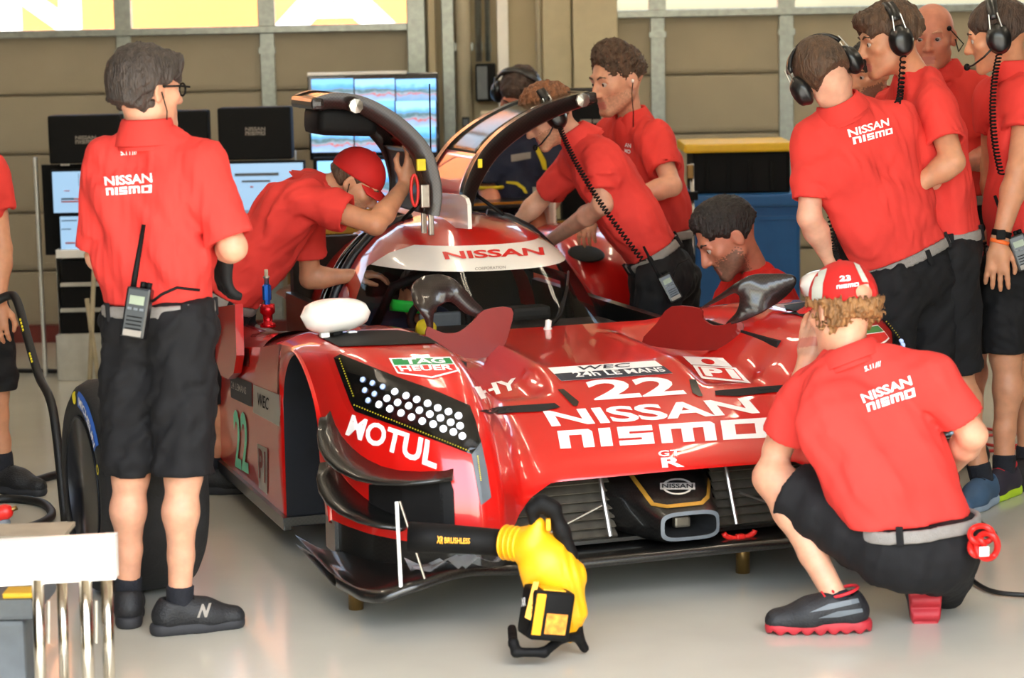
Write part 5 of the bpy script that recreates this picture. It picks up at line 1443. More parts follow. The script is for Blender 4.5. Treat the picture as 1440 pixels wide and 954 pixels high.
# bald man behind
hp = [J(1325, 330, 9.2), J(1370, 330, 9.2)]
k0, n0 = stand(hp[0]); k1, n1 = stand(hp[1])
r, q = make_person('bald man in red polo with slim boom microphone, face towards the camera', dict(
    neck=J(1325, 104, 9.2), head=J(1310, 52, 9.16), hfwd=(-.30, -.93, -.12), chest=J(1335, 175, 9.2), pelvis=J(1345, 310, 9.2),
    sh=[J(1285, 132, 9.24), J(1378, 136, 9.16)], el=[J(1278, 220, 9.2), J(1388, 222, 9.08)], wr=[J(1310, 245, 8.98), J(1352, 232, 8.94)], hip=hp, kn=[k0, k1], an=[n0, n1], toe=[(0, -1, 0), (0, -1, 0)]),
    skin='ruddy', hair=None, front=(-.3, -.95, 0), s=1.02, sleeve=.72, seed=92, head_s=1.04)
PEOPLE['J'] = (r, q)
gg = q['g']
MB().tube([gg(-.085, .0, -.01), gg(-.10, .03, -.05), gg(-.12, .05, -.02), J(1335, 40, 9.02)], .0025, 6).build('mic_boom', M_black, r, True)
S = SDF(); S.ell(J(1335, 40, 9.02), np.array([.010, .010, .011])); sdf_object('microphone', S, S.bounds(.01), .004, M_black, r)
# man at the right edge
hp = [J(1418, 388, 8.52), J(1448, 390, 8.70)]
kk = J(1414, 500, 8.54); aa = J(1412, 655, 8.52); aa[2] = .085; k1, n1 = stand(hp[1])
r, q = make_person('man with headset at the right edge, bare arm hanging with watch and orange wristband', dict(
    neck=J(1428, 104, 8.60), head=J(1402, 50, 8.58), hfwd=(-.90, .26, -.22), hup=(-.18, 0, .98), chest=J(1436, 190, 8.62), pelvis=J(1432, 372, 8.60), belt=J(1432, 345, 8.60),
    sh=[J(1398, 140, 8.78), J(1446, 140, 8.46)], el=[J(1395, 235, 8.86), J(1432, 240, 8.36)], wr=[J(1398, 320, 8.84), J(1405, 342, 8.34)], hip=hp, kn=[kk, k1], an=[aa, n1], toe=[(-.65, -.75, 0), (-.6, -.75, 0)], hem=-.02),
    skin='tan', hair='brown', hstyle=dict(th=.010, nape=-.05, amp=.002, seed=29), front=(-.9, .2, 0), s=1.05, sleeve=.46, seed=102, hands=(.4, .22), hdirs=(None, ((-.06, .0, -1), (-.35, -.95, 0), -1)),
    shoes=[dict(up_m=mat('dark_trainer', '#2a2430', .7), sole=mat('lime_sole', '#b9d92a', .6), lace=M_redpipe, trim=M_redpipe), {}])
PEOPLE['K'] = (r, q)
headset(r, q['g'], q['R'], q['s'], mic_side=-1)
coil('coiled_cable', q['g'](-.11, .0, -.06), J(1408, 245, 8.28), .010, 34, M_black, r, mid=J(1385, 160, 8.2))
def band(name, c, ax, rad, w, m, parent, th=.006):
    MB().lathe([(rad, -w), (rad + th, -w), (rad + th, w), (rad, w)], c, ax, 20).build(name, m, parent, True)
e_, w_ = J(1432, 240, 8.36), J(1405, 342, 8.34); dx = unit(w_ - e_)
band('watch_strap', w_ - dx * .035, dx, .031, .011, M_black, r); band('wristband', w_ - dx * .005, dx, .030, .007, mat('orange_band', '#ee6a2a', .5), r)
MB().box(w_ - dx * .035 + np.array([-.01, -.036, 0]), (.034, .012, .036), bev=.005).build('watch_case', M_black, r)
# face between the headphones and the profile man
hp = [J(1205, 340, 9.7), J(1250, 340, 9.7)]
k0, n0 = stand(hp[0]); k1, n1 = stand(hp[1])
r, q = make_person('dark-haired person mostly hidden behind the headphone man, only the face showing', dict(
    neck=J(1232, 138, 9.72), head=J(1221, 102, 9.68), hfwd=(-.72, -.62, -.25), chest=J(1235, 195, 9.75), pelvis=J(1235, 320, 9.75),
    sh=[J(1205, 162, 9.8), J(1268, 162, 9.7)], el=[J(1200, 240, 9.8), J(1270, 240, 9.7)], wr=[J(1205, 300, 9.7), J(1262, 300, 9.6)], hip=hp, kn=[k0, k1], an=[n0, n1], toe=[(-.7, -.7, 0), (-.7, -.7, 0)]),
    skin='tan', hair='dark', hstyle=dict(th=.012, nape=-.05, amp=.004, seed=31, fringe=1), front=(-.7, -.7, 0), s=.98, h=.014, seed=112, stub='dark')
# person cut by the left edge of the frame
hp = [J(-70, 442, 9.05), J(-22, 440, 9.0)]
aa = J(5, 655, 8.98); aa[2] = .085; kk = J(-8, 552, 8.98); k0, n0 = stand(hp[0])
r, q = make_person('person cut off by the left edge, bare arm and leg and black shoe showing', dict(
    neck=J(-45, 205, 9.0), head=J(-45, 140, 9.0), hfwd=(.8, .6, 0), chest=J(-45, 270, 9.0), pelvis=J(-45, 420, 9.02),
    sh=[J(-105, 240, 9.05), J(-12, 245, 8.95)], el=[J(-110, 340, 9.0), J(2, 350, 8.92)], wr=[J(-80, 420, 8.9), J(-2, 425, 8.85)], hip=hp, kn=[k0, kk], an=[n0, aa], toe=[(.8, -.4, 0), (.85, -.4, 0)], hem=.0),
    skin='tan', hair='brown', hstyle=dict(), front=(.8, .6, 0), s=1.02, h=.013, sleeve=.5, seed=122, fineface=False)
# person sitting inside the car
c0 = car_w((-.27, 2.42, .30)); hd = car_w((-.27, 2.30, .80))
r, q = make_person('person sitting in the cockpit behind the windshield, green belt below the face', dict(
    neck=car_w((-.27, 2.38, .66)), head=J(592, 412, 9.20), hfwd=(.15, -.97, -.15), chest=car_w((-.27, 2.42, .55)), pelvis=c0,
    sh=[car_w((-.44, 2.40, .60)), car_w((-.10, 2.40, .60))], el=[car_w((-.47, 2.25, .42)), car_w((-.07, 2.25, .42))], wr=[car_w((-.33, 2.06, .52)), car_w((-.15, 2.06, .52))],
    hip=[car_w((-.36, 2.40, .27)), car_w((-.18, 2.40, .27))], kn=[car_w((-.37, 1.98, .36)), car_w((-.17, 1.98, .36))], an=[car_w((-.36, 1.62, .24)), car_w((-.18, 1.62, .24))], toe=[(0, -1, .5), (0, -1, .5)]),
    skin='tan', hair='dark', hstyle=dict(th=.008), shirt=M_navyshirt, front=(.3, -.95, .1), s=.92, h=.013, seed=132, foot=False, belt=False, collar=False, base=c0)
p0 = J(575, 428, 9.02)
rows = [[J(548 + 60 * u, 421 + 6 * u + 16 * v, 9.0 + .12 * (u - .5) ** 2) for u in np.linspace(0, 1, 8)] for v in np.linspace(0, 1, 4)]
MB().grid(rows).build('green_belt', M_neon, r, True, solid=.008)
# two-way radios on belts (things of their own)
def radio(loc, R, s, label):
    t = empty('two_way_radio', loc); t.rotation_euler = Matrix(R.tolist()).to_euler()
    MB().box((0, 0, 0), (.056 * s, .036 * s, .115 * s), bev=.007).build('body', M_head, t)
    MB().box((0, -.0185 * s, .028 * s), (.034 * s, .003, .020 * s)).build('screen', mat('radio_screen', '#8d977f', .4), t)
    for i in range(3): MB().box(((-.014 + .014 * i) * s, -.019 * s, .008 * s), (.010 * s, .004, .006 * s), bev=.001).build('key', M_grey, t)
    for i in range(4): MB().box((0, -.0185 * s, (-.010 - .009 * i) * s), (.036 * s, .002, .003 * s)).build('speaker_slot', M_black, t)
    MB().box((0, -.0185 * s, -.047 * s), (.042 * s, .003, .014 * s)).build('name_label', M_print_g, t)
    MB().tube([(-.018 * s, 0, .055 * s), (-.018 * s, 0, .085 * s), (-.016 * s, 0, .20 * s)], [.007 * s, .007 * s, .005 * s], 10).build('antenna', M_black, t, True)
    for x in (.004, .018): MB().lathe([(.007 * s, 0), (.007 * s, .014 * s), (0, .015 * s)], (x * s, 0, .057 * s), n=12).build('knob', M_black, t, True)
    MB().tube([(.03 * s, 0, .03 * s), (.05 * s, 0, .05 * s), (.08 * s, .01, .07 * s), (.13 * s, .03, .072 * s)], .0035 * s, 6).build('cable', M_black, t, True)
    tag(t, label, 'radio', 'two-way radios on belts')
def face_r(n, up):
    y = -unit(n); z = unit(np.asarray(up) - y * (np.asarray(up) @ y)); return np.stack([np.cross(y, z), y, z], 1)
radio(J(193, 440, 6.66), face_r((-.1, -1, .15), (.16, 0, 1)), 1.30, 'black handheld radio clipped to the belt of the man standing at left')
radio(J(942, 405, 9.22), face_r((.1, -1, .25), (-.42, 0, .9)), 1.0, 'black handheld radio hanging on the thigh of the man bending over the cockpit')
radio(J(1436, 355, 8.34), face_r((-.1, -1, .15), (-.35, 0, 1)), 1.15, 'black handheld radio at the hip of the man by the right edge')
# ------------------------------------------------------------------ loose things
M_tyre = mat('slick_tyre_rubber', '#1c1b1b', .75, var=.25, scale=25, bump=.2, bscale=80)
M_rim = mat('black_alloy', '#1e2026', .35, metal=.6, var=.1)
M_blueb = mat('blue_sidewall_print', '#2f59a6', .55, var=.03)
M_chrome = mat('chrome_tube', '#cfc8bb', .16, metal=1, var=.05)
M_dy = mat('tool_yellow', '#f0a90f', .45, var=.06)
M_hose = mat('black_hose', '#0f0f10', .55, var=.2)
M_beige = mat('beige_plastic', '#b5a788', .6)
# loose wheel
ax = unit((-.92, -.39, 0)); c = J(188, 684, 7.36); c[2] = .356
t = empty('racing_wheel', (c[0], c[1], 0)); WORLD_ROOTS.add(t.name); tag(t, 'loose slick racing tyre on black rim standing behind the left man', 'wheel')
W2 = .165
MB().lathe([(.235, W2 - .01), (.25, W2 + .004), (.30, W2 + .008), (.335, W2 - .012), (.352, W2 - .045), (.3555, 0), (.352, -W2 + .045), (.335, -W2 + .012), (.30, -W2 - .008), (.25, -W2 - .004), (.235, -W2 + .01)], c, ax, 72).build('tyre', M_tyre, t, True)
MB().lathe([(.238, W2 + .003), (.232, W2 + .008), (.222, W2 - .005), (.215, W2 - .06), (.20, -W2), (.235, -W2 + .01)], c, ax, 56).build('rim_barrel', M_rim, t, True)
u1 = unit(np.cross(ax, (0, 0, 1))); u2 = np.cross(ax, u1)
def pol(r, a, h): return c + ax * h + r * (u1 * math.cos(a) + u2 * math.sin(a))
for k in range(10):
    a = 2 * math.pi * k / 10
    MB().plate([pol(.045, a - .35, W2 - .055), pol(.215, a - .10, W2 - .02), pol(.215, a + .10, W2 - .02), pol(.045, a + .35, W2 - .055)], .022, ax).build('spoke', M_rim, t)
MB().lathe([(.0, W2 - .03), (.05, W2 - .035), (.06, W2 - .05), (.06, W2 - .09)], c, ax, 24).build('hub', M_rim, t, True)
MB().lathe([(.02, W2 - .02), (.024, W2 - .03), (.03, W2 - .04)], c, ax, 18).build('centre_nut', M_metal, t, True)
up_a = math.atan2(np.array([0, 0, 1]) @ u2, np.array([0, 0, 1]) @ u1); sg = 1 if (np.array([0, -1, 0]) @ (-u1 * math.sin(up_a) + u2 * math.cos(up_a))) > 0 else -1
def side_print(name, shp, r0, r1, a0, a1, m, off):
    v, f = refine(shp[0], shp[1], .06); MB().add([pol(r0 + (r1 - r0) * p[1], up_a + sg * (a0 + (a1 - a0) * p[0]), W2 + .0075 + off - max(0, (r0 + (r1 - r0) * p[1]) - .31) * .55) for p in v], f).build(name, m, t)
side_print('sidewall_band', SQUARE, .272, .322, .02, .95, M_blueb, .002)
side_print('lettering', text_mesh('MICHELIN', .02), .282, .310, .12, .92, M_print_w, .004)
side_print('sidewall_mark', disc_shape(), .275, .318, -.22, -.04, M_yel, .003)
side_print('sidewall_mark', ring_shape(20, .2), .268, .300, 1.12, 1.24, M_yel, .003)
# leaf blower
t = empty('leaf_blower', atz(772, 922, 0)); WORLD_ROOTS.add(t.name); tag(t, 'yellow and black cordless blower standing on the floor with black nozzle', 'leaf blower')
Y = 6.46
def b(x, y, d=0): return J(x, y, Y + d)
S = SDF(); S.cone(b(720, 764, .06), b(748, 768, .03), .046, .050, k=.02); S.cone(b(752, 770, .02), b(770, 800, 0), .062, .075, k=.03); S.cone(b(770, 790, 0), b(795, 812, 0), .070, .060, k=.03); S.cone(b(790, 812, 0), b(806, 862, 0), .055, .042, k=.03); S.cone(b(800, 862, 0), b(800, 892, .0), .036, .026, k=.02); S.cone(b(757, 738, 0), b(748, 760, 0), .022, .03, k=.02)
S.cone(b(746, 800, -.02), b(752, 830, -.02), .03, .03, k=.02)
def fn(P, S=S):                                     # moulded ribs
    v = (P - b(790, 800).astype(f32)); return (S(P) + .0022 * np.sin(v[:, 0] * 260 + v[:, 2] * 60) * (v[:, 0] > 0)).astype(f32)
sdf_object('housing', fn, S.bounds(), .0065, M_dy, t)
for k in range(4): MB().lathe([(.049, -.004), (.053, 0), (.049, .004)], b(711 + 7 * k, 763 + k, .07 - .012 * k), unit(b(748, 768, .03) - b(705, 763, .08)), 24).build('collar_rib', M_dy, t, True)
MB().tube([b(706, 764, .075), b(660, 760, .09), b(610, 757, .10), b(576, 756, .11)], [.040, .041, .044, .046], 24).build('nozzle', M_black, t, True)
nz = [o for o in t.children if o.name.startswith('nozzle')][0]
bvn = bvh_of(nz); lay('lettering', text_mesh('BRUSHLESS', .02), [(625, 756), (661, 757.5), (661, 765), (625, 764)], bvn, M_dy, t, .002, .2); lay('lettering', text_mesh('XR', .03, .2), [(614, 754), (623, 755), (623, 765), (614, 764)], bvn, M_dy, t, .002, .2)
S = SDF(); H_ = [b(750, 716, 0), b(762, 708, 0), b(777, 716, 0), b(790, 748, 0), b(803, 782, 0)]
for a, q in zip(H_, H_[1:]): S.cone(a, q, .022, .022, k=.02)
S.cone(b(748, 716), b(752, 738), .018, .016, k=.01)
sdf_object('handle', S, S.bounds(), .0065, M_black, t)
MB().box(b(771, 738, -.03), (.014, .02, .035), bev=.004).build('trigger', M_dy, t)
Rb = rotz(.35) @ np.array([[math.cos(.18), 0, math.sin(.18)], [0, 1, 0], [-math.sin(.18), 0, math.cos(.18)]])
cb = b(768, 862, -.09)
MB().box(cb, (.125, .11, .145), R=Rb, bev=.014).build('battery', M_black, t, True)
MB().box(cb + Rb @ np.array([-.045, -.056, .005]), (.028, .006, .12), R=Rb, bev=.003).build('battery_side_panel', M_dy, t)
MB().box(cb + Rb @ np.array([.012, -.056, -.02]), (.065, .004, .06), R=Rb, bev=.002).build('warning_label', mat('orange_label', '#d98a2a', .5, var=.4, scale=60), t)
MB().box(cb + Rb @ np.array([0, -.01, .073]), (.07, .06, .006), R=Rb, bev=.003).build('battery_top_label', M_dy, t)
bvb = bvh_of([o for o in t.children if o.name.startswith('battery')])
lay('lettering', text_mesh('XR', .03), [(735, 842), (741, 840), (741, 852), (735, 854)], bvb, M_print_w, t, .004, .3)
lay('lettering', text_mesh('DEWALT', .03), [(741, 886), (747, 848), (753, 849), (747, 887)], bvb, M_black, t, .003, .3)
MB().plate([b(738, 868, -.155), b(750, 818, -.12), b(758, 818, -.12), b(746, 872, -.155)], .012, (0, 1, 0)).build('strut_arm', M_dy, t)
S = SDF(); z0 = .018
for a, q in (((722, 905, -.10), (726, 918, -.12)), ((726, 918, -.12), (765, 918, -.12)), ((765, 918, -.12), (790, 898, -.06)), ((790, 898, -.06), (812, 896, -.02)), ((812, 896, -.02), (822, 912, 0)), ((720, 885, 0), (722, 905, -.10)), ((812, 870, 0), (815, 898, 0))): 
    S.cone(b(*a), b(*q), .014, .014, k=.012)
S.plane((0, 0, .001), (0, 0, -1))
sdf_object('foot_stand', S, S.bounds(), .0065, M_black, t)
# white-topped trolley in the foreground
t = empty('steel_trolley', (J(80, 800, 5.85)[0], 5.9, 0)); WORLD_ROOTS.add(t.name); tag(t, 'white rail on four chrome tube legs in the left foreground', 'trolley')
p0, p1, p2, p3 = J(-70, 765, 5.85), J(163, 752, 5.85), J(165, 812, 5.85), J(-70, 826, 5.85)
MB().plate([p0, p1, p2, p3], .05, (0, 1, 0)).build('rail', M_white, t)
MB().plate([J(-70, 748, 6.05), J(98, 743, 6.05), J(98, 749, 6.05), J(-70, 755, 6.05)], .16, (0, 1, 0)).build('tray_edge', mat('tan_tray', '#8f8672', .5), t)
for x, y_, r_ in ((53, 5.83, .016), (87, 5.95, .014), (120, 5.83, .017), (150, 5.95, .016)):
    a = J(x, 815, y_); e = J(x + 5, 1000, y_); MB().tube([a, (e[0], y_, 0)], r_, 18).build('leg', M_chrome, t, True)
for x in (68, 135): MB().tube([J(x, 845, 5.92), J(x, 905, 5.92)], .005, 8).build('adjuster', M_metal, t)
# grey crate
t = empty('grey_crate', (J(0, 900, 6.12)[0], 6.2, 0)); WORLD_ROOTS.add(t.name); tag(t, 'grey plastic tool box with yellow latch at the lower left edge', 'tool box')
q = J(34, 870, 6.12); zt = J(20, 842, 6.12)[2]
MB().box((q[0] - .20, 6.25, (zt - .06) / 2), (.40, .28, zt - .06), bev=.015).build('body', M_grey, t)
MB().box((q[0] - .19, 6.25, zt - .025), (.45, .32, .06), bev=.012).build('lid', M_grey, t)
MB().box((J(26, 838, 6.1)[0], 6.14, zt + .012), (.09, .08, .016), bev=.005).build('latch', M_yellow, t)
# air wrench peeking in
t = empty('air_wrench', (J(5, 722, 7.3)[0], 7.3, 0)); WORLD_ROOTS.add(t.name); tag(t, 'red and grey air wrench lying beside the hose at the left edge', 'tool')
S = SDF(); S.cone(J(-20, 728, 7.3), J(8, 720, 7.3), .03, .026, k=.02); sdf_object('motor', S, S.bounds(), .007, M_redp, t)
S = SDF(); S.cone(J(-18, 742, 7.3), J(6, 736, 7.3), .028, .022, k=.02); sdf_object('clutch_housing', S, S.bounds(), .007, M_grey, t)
MB().tube([J(6, 721, 7.3), J(24, 714, 7.3)], .008, 10).build('anvil', M_brass, t, True)
MB().box((J(-16, 740, 7.3)[0], 7.3, .09), (.05, .06, .18), bev=.012).build('rest', M_grey, t)
# air hose: rises to the hand, loops on the floor
def tubepath(pts, r, m, name, label, cat, marks=None, n=10):
    t = empty(name, (pts[0][0], pts[0][1], 0)); WORLD_ROOTS.add(t.name); tag(t, label, cat); k = len(pts); dn = []
    for i in range(k - 1):
        q0, q1, q2, q3 = [np.array(pts[min(max(i + d, 0), k - 1)], float) for d in (-1, 0, 1, 2)]
        for u in np.linspace(0, 1, 6, endpoint=False): dn.append(.5 * (2 * q1 + (q2 - q0) * u + (2 * q0 - 5 * q1 + 4 * q2 - q3) * u * u + (3 * q1 - q0 - 3 * q2 + q3) * u ** 3))
    dn.append(np.array(pts[-1], float)); MB().tube(dn, r, n).build('hose' if marks else 'cable', m, t, True)
    for i in marks or []:
        for k_ in range(4): MB().tube([p + np.array([-.006, -r * .9, r * .25]) for p in (dn[i] * (1 - u) + dn[i + 1] * u for u in (k_ * .45, k_ * .45 + .28))], .0042, 6).build('yellow_marking', M_yel, t, True)
    return t
tubepath([J(-12, 428, 8.75), J(12, 416, 8.75), J(24, 424, 8.72), J(40, 480, 8.6), J(55, 530, 8.5), J(75, 580, 8.35), (J(86, 610, 8.2)[0], 8.2, .05)], .017, M_hose, 'air_hose', 'black air hose rising from behind the tyre to the person at the left edge', 'hose', [15, 20])
tubepath([atz(-20, 690, .016), atz(30, 682, .016), atz(78, 668, .016), atz(100, 668, .016)], .017, M_hose, 'air_hose', 'black air hose lying on the floor beside the black shoe at the left edge', 'hose', [9])
tubepath([atz(-20, 752, .016), atz(40, 742, .016), atz(72, 726, .016), atz(60, 708, .016), atz(20, 702, .016), atz(-20, 704, .016)], .017, M_hose, 'air_hose', 'loop of black air hose with yellow marks on the floor left of the tyre', 'hose', [7, 13])
tubepath([atz(-10, 521, .012), atz(70, 522, .012), atz(150, 524, .012), atz(230, 525, .012)], .012, M_hose, 'floor_cable', 'dark cable running straight across the floor in front of the equipment cart', 'cable')
tubepath([atz(1352, 800, .012), atz(1375, 822, .012), atz(1405, 834, .012), atz(1460, 838, .012)], .008, M_hose, 'floor_cable', 'thin black cable on the floor right of the crouching man', 'cable')
M_rcab = mat('red_cable', '#b52620', .5)
for i, (ya, yb) in enumerate(((600, 604), (612, 606), (622, 626), (634, 628))):
    tubepath([atz(1375, ya, .01), atz(1400, (ya + yb) / 2 + 3, .01), atz(1445, yb, .01)], .007, M_rcab, 'red_cable', ('topmost', 'second from the top', 'third from the top', 'lowest')[i] + ' of the red cables on the floor behind the right man\'s leg', 'cable')
# red strap bundle hanging from the crouching man's belt
t = empty('strap_bundle', J(1385, 765, 6.52)); WORLD_ROOTS.add(t.name); tag(t, 'red strap bundle with white tag hanging from the crouching man\'s belt', 'strap')
for a, e_, r_ in (((1380, 752), (16, 12), .009), ((1388, 768), (15, 18), .010), ((1374, 770), (10, 12), .009)):
    MB().tube([J(a[0] + e_[0] * math.cos(u), a[1] + e_[1] * math.sin(u), 6.52 + .015 * math.sin(2 * u)) for u in np.linspace(0, 6.283, 20, endpoint=False)], r_, 8, closed=True).build('loop', M_redp, t, True)
MB().box(J(1384, 776, 6.49), (.03, .006, .03), R=rotz(.2), bev=.002).build('tag', M_white, t)
# ------------------------------------------------------------------ screens and equipment along the back
M_scr = mat('screen_white', '#5f7488', .3, var=0, emit='#9dc3e4', estr=.30)
def feed_mat(name, c1, c2, c3, sc):
    m = mat(name, '#222233', .25, var=0); nt = m.node_tree; bs_ = nt.nodes['Principled BSDF']; n = nt.nodes.new('ShaderNodeTexNoise'); n.inputs['Scale'].default_value = sc; n.inputs['Detail'].default_value = 2
    tc = nt.nodes.new('ShaderNodeTexCoord'); sp = nt.nodes.new('ShaderNodeSeparateXYZ'); nt.links.new(tc.outputs['Generated'], sp.inputs[0]); nt.links.new(tc.outputs['Generated'], n.inputs[0])
    ad = nt.nodes.new('ShaderNodeMath'); ad.operation = 'MULTIPLY_ADD'; ad.inputs[1].default_value = .45; nt.links.new(n.outputs[0], ad.inputs[0]); nt.links.new(sp.outputs[2], ad.inputs[2])
    r_ = nt.nodes.new('ShaderNodeValToRGB'); e = r_.color_ramp.elements; e[0].position = .25; e[0].color = (*lin(c3), 1); e[1].position = 1.0; e[1].color = (*lin(c2), 1)
    for pos, col in ((.48, '#7f95b5'), (.52, '#b2504c'), (.55, '#8796a8'), (.66, '#3f5f63'), (.74, '#5f88a0'), (.80, c1)):
        x = r_.color_ramp.elements.new(pos); x.color = (*lin(col), 1)
    nt.links.new(ad.outputs[0], r_.inputs[0]); nt.links.new(r_.outputs[0], bs_.inputs['Emission Color']); bs_.inputs['Emission Strength'].default_value = .6; return m
F1 = feed_mat('track_feed_a', '#3f8fd8', '#6fb4ea', '#6f9fd0', 2.2); F2 = feed_mat('track_feed_b', '#4a93d8', '#8fc6f0', '#8fb0d4', 3.1); F3 = feed_mat('track_feed_c', '#3b86cf', '#7fbcf0', '#5f8fc8', 4.2)
def wbox(name, x0, y0, x1, y1, Y, d, m, parent, bev=.006):
    a, e = J(x0, y0, Y), J(x1, y1, Y)
    if y1 >= 470: e[2] = 0.001
    o = MB().box(((a[0] + e[0]) / 2, Y + d / 2, (a[2] + e[2]) / 2), (abs(e[0] - a[0]), d, abs(a[2] - e[2])), bev=bev).build(name, m, parent); return o
def rootat(name, x, Y, label, cat, group=None):
    t = empty(name, (J(x, 300, Y)[0], Y, 0)); WORLD_ROOTS.add(t.name); tag(t, label, cat, group); return t
t = rootat('television', 526, 12.6, 'large flat screen showing eight blue track camera views on the back wall', 'television')
wbox('bezel', 432, 105, 619, 222, 12.6, .05, M_blackgl, t)
for i in range(3):
    xs = [437, 498, 556, 614]
    for j in range(3):
        ys = [111, 142, 179, 214]
        if i == 1 and j == 2: pass
        wbox('camera_view', xs[i] + .6, ys[j] + .6, xs[i + 1] - .6, ys[j + 1] - .6, 12.592, .006, (F1, F2, F3)[(i + 2 * j) % 3], t, 0)
wbox('top_frame', 432, 102.5, 572, 105.5, 12.6, .05, M_white, t, .002)
wbox('stand_column', 515, 220, 540, 420, 12.66, .06, M_black, t); wbox('stand_foot', 480, 474, 575, 484, 12.5, .4, M_black, t)
t = rootat('small_monitor', 520, 12.3, 'second lower monitor with blue picture partly hidden under the large screen', 'monitor')
wbox('bezel', 440, 222, 600, 300, 12.32, .05, M_black, t); wbox('screen', 446, 227, 594, 292, 12.312, .006, F3, t, 0); wbox('stand', 510, 298, 530, 470, 12.36, .05, M_black, t)
def cover(x0, y0, x1, y1, Y, tx, label):
    t = rootat('screen_cover', (x0 + x1) / 2, Y, label, 'cover', 'black covers on the monitors')
    o = wbox('shell', x0, y0, x1, y1, Y, .14, M_black, t, .012); bv = bvh_of(o)
    if tx:
        lay('lettering', nissan_shape(), [(tx[0], tx[1]), (tx[2], tx[1] - .4), (tx[2], tx[1] + 5), (tx[0], tx[1] + 5.4)], bv, M_print_g, t, .003, .3)
        lay('lettering', nismo_shape(), [(tx[0], tx[1] + 6.2), (tx[2], tx[1] + 5.8), (tx[2], tx[1] + 11), (tx[0], tx[1] + 11.4)], bv, M_print_g, t, .003, .3)
cover(66, 163, 171, 229, 11.9, (106, 191, 135), 'black lettered monitor cover left of the standing man')
cover(240, 156, 293, 212, 11.95, (243, 184, 253), 'narrow black monitor cover just right of the standing man\'s head')
cover(305, 152, 411, 224, 11.9, (345, 179, 373), 'black lettered monitor cover above the leaning man\'s back')
def monitor(x0, y0, x1, y1, Y, label, dark=3):
    t = rootat('monitor', (x0 + x1) / 2, Y, label, 'monitor'); wbox('bezel', x0 - dark, y0 - dark, x1 + dark, y1 + dark, Y, .05, M_black, t); wbox('screen', x0, y0, x1, y1, Y - .008, .006, M_scr, t, 0); return t
def bars(t, L):
    for x0, y0, x1, y1, m in L: wbox('chart_mark', x0, y0, x1, y1, 11.879, .003, m, t, 0)
M_ink = mat('screen_ink', '#3a4652', .4, var=0); M_inkr = mat('screen_red', '#c8554a', .4, var=0)
t = monitor(73, 242, 160, 298, 11.9, 'lit timing monitor left of the standing man, upper one'); bars(t, [(86, 279, 104, 281, M_ink), (104, 279, 118, 281, M_inkr), (86, 283, 112, 284.5, M_inkr), (110, 244, 111.5, 262, M_ink), (114, 244, 115.5, 262, M_ink), (90, 268, 98, 269, M_inkr)])
t = monitor(84, 305, 160, 353, 11.9, 'lit timing monitor left of the standing man, lower one'); bars(t, [(86, 310, 108, 311, M_ink), (86, 322, 100, 323, M_ink), (92, 341, 106, 343, M_inkr)])
t = monitor(312, 231, 428, 300, 11.9, 'wide lit monitor above the leaning man\'s back'); bars(t, [(330, 244, 392, 247, M_grey), (340, 254, 380, 256, M_grey), (352, 262, 356, 264, M_inkr)])
# aluminium equipment cart
t = rootat('equipment_cart', 95, 12.0, 'aluminium framed equipment cart with drawers behind the standing man', 'cart')
for x0, x1 in ((50, 58), (164, 170), (296, 302), (414, 424)): wbox('post', x0, 222 if x0 < 100 else 212, x1, 470, 12.0, .05, M_alu, t, .003)
wbox('back_panel', 58, 232, 420, 352, 12.06, .02, M_black, t, 0)
wbox('shelf', 78, 352, 170, 362, 11.85, .35, M_white, t); wbox('cabinet_side', 78, 352, 84, 472, 11.86, .3, M_alu, t, .003)
for k in range(3): wbox('drawer', 84, 366 + 36 * k, 170, 398 + 36 * k, 11.87, .3, M_black, t); wbox('drawer_rail', 84, 398 + 36 * k, 170, 402 + 36 * k, 11.855, .02, M_alu, t, .002)
wbox('plinth', 78, 472, 170, 478, 11.86, .3, M_alu, t)
for x in (94, 158): MB().lathe([(.02, -.02), (.045, -.018), (.045, .018), (.02, .02)], (J(x, 484, 11.9)[0], 11.9, .046), (1, 0, 0), 18).build('caster', M_black, t, True)
wbox('side_screen_light', 85, 229, 97, 233, 11.95, .02, M_white, t, .002)
# beige folding stool legs
t = rootat('folding_stool', 130, 11.3, 'beige folding stool standing beside the drawers', 'stool')
for a, e in (((133, 362), (123, 512)), ((122, 420), (140, 512)), ((150, 362), (158, 512)), ((162, 420), (146, 512))): MB().tube([J(*a, 11.3), (J(*e, 11.3)[0], 11.3, 0)], .012, 10).build('leg', M_beige, t, True)
wbox('seat', 118, 356, 166, 363, 11.15, .3, M_beige, t)
# right hand storage: black crate with yellow lid on a blue bin
t = rootat('blue_bin', 1050, 11.6, 'blue plastic storage bin under the black crate at the right', 'bin')
wbox('body', 978, 288, 1126, 470, 11.6, .6, M_blue, t, .02); wbox('rim', 972, 275, 1130, 290, 11.57, .66, M_blue, t, .015); wbox('rib', 985, 306, 1122, 309, 11.59, .02, M_blue, t, .002)
wbox('skirt', 978, 470, 1126, 512, 11.62, .55, M_blue, t, .01)
t = rootat('black_crate', 1040, 11.65, 'black plastic crate with yellow lid stacked on the blue bin', 'crate')
wbox('body', 975, 214, 1112, 273, 11.65, .45, M_black, t, .02); wbox('lid', 962, 203, 1117, 213, 11.62, .5, M_yellow, t, .012)
for k in range(4): wbox('rib', 992 + 30 * k, 226, 998 + 30 * k, 268, 11.64, .02, M_black, t, .004)
t = rootat('stand_pole', 972, 11.2, 'thin metal stand with black clamp beside the blue bin', 'stand')
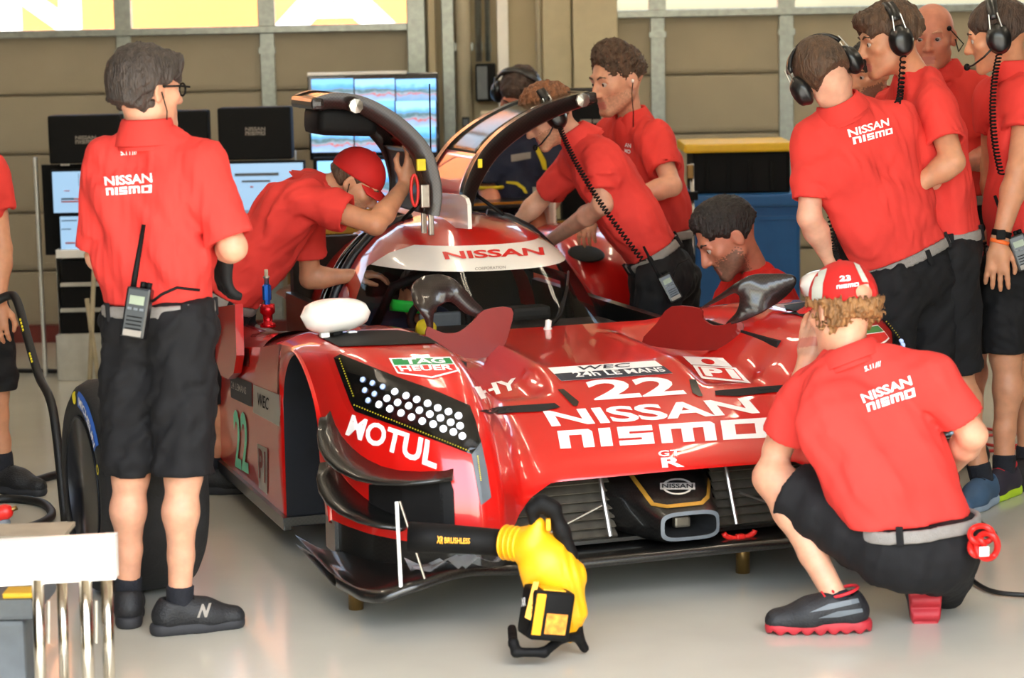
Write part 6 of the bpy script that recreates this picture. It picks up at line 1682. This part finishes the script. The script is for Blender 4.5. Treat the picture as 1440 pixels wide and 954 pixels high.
MB().tube([J(973, 230, 11.2), (J(976, 400, 11.2)[0], 11.2, .02)], .010, 10).build('pole', M_metal, t, True); wbox('clamp', 965, 270, 982, 282, 11.17, .06, M_black, t); wbox('lamp_head', 966, 232, 976, 252, 11.18, .05, M_brass, t)
MB().lathe([(.12, 0), (.12, .015), (.02, .03)], (J(976, 400, 11.2)[0], 11.2, 0), n=20).build('base', M_black, t, True)
t = rootat('flight_case', 822, 12.3, 'black lettered flight case behind the men at the cockpit', 'case')
wbox('body', 788, 128, 848, 330, 12.3, .5, M_black, t, .02); wbox('corner', 786, 126, 794, 134, 12.28, .05, M_alu, t, .003); wbox('label', 816, 168, 832, 173, 12.29, .01, M_print_g, t, 0); wbox('label', 834, 168, 846, 173, 12.29, .01, M_print_g, t, 0); wbox('plinth', 790, 330, 846, 478, 12.32, .45, M_black, t)
t = rootat('white_cabinet', 700, 12.4, 'pale paper notice and cabinet on the pier behind the navy person', 'cabinet')
wbox('body', 675, 160, 712, 470, 12.5, .4, M_conduit, t); wbox('door', 677, 166, 710, 300, 12.48, .02, M_white, t)
t = rootat('bench', 640, 12.0, 'low dark work bench along the back behind the car', 'bench')
wbox('top', 440, 322, 830, 330, 11.95, .3, M_black, t); wbox('edge_strip', 440, 318, 830, 322, 11.94, .03, M_gold, t, .002)
for x in (446, 640, 824): wbox('leg', x - 4, 330, x + 4, 480, 12.0, .06, M_alu, t, .003)
t = rootat('white_tub', 470, 11.8, 'pale plastic tub under the bench behind the leaning man', 'tub'); wbox('body', 448, 352, 486, 420, 11.7, .3, M_beige, t, .03); wbox('rim', 445, 347, 489, 354, 11.68, .34, M_beige, t, .008); wbox('stand', 450, 420, 484, 482, 11.75, .25, M_black, t)
t = rootat('brass_canister', 420, 11.2, 'ribbed brass coloured canister below the leaning man\'s chest', 'canister')
MB().lathe([(.05, 0), (.05, .7), (.053, .705), (.053, .73), (.045, .74), (0, .742)], (J(419, 440, 11.2)[0], 11.2, 0), n=24).build('body', M_brass, t, True)
for k in range(5): MB().lathe([(.051, .15 * k + .05), (.054, .15 * k + .06), (.051, .15 * k + .07)], (J(419, 440, 11.2)[0], 11.2, 0), n=24).build('rib', M_brass, t, True)
t = rootat('storage_cabinet', 846, 11.4, 'white cabinet panel between the headset man and the bench', 'cabinet'); wbox('body', 826, 330, 866, 480, 11.4, .3, M_white, t); wbox('trim', 824, 328, 868, 333, 11.39, .32, M_alu, t)
# red cable on the tool wall near the stand
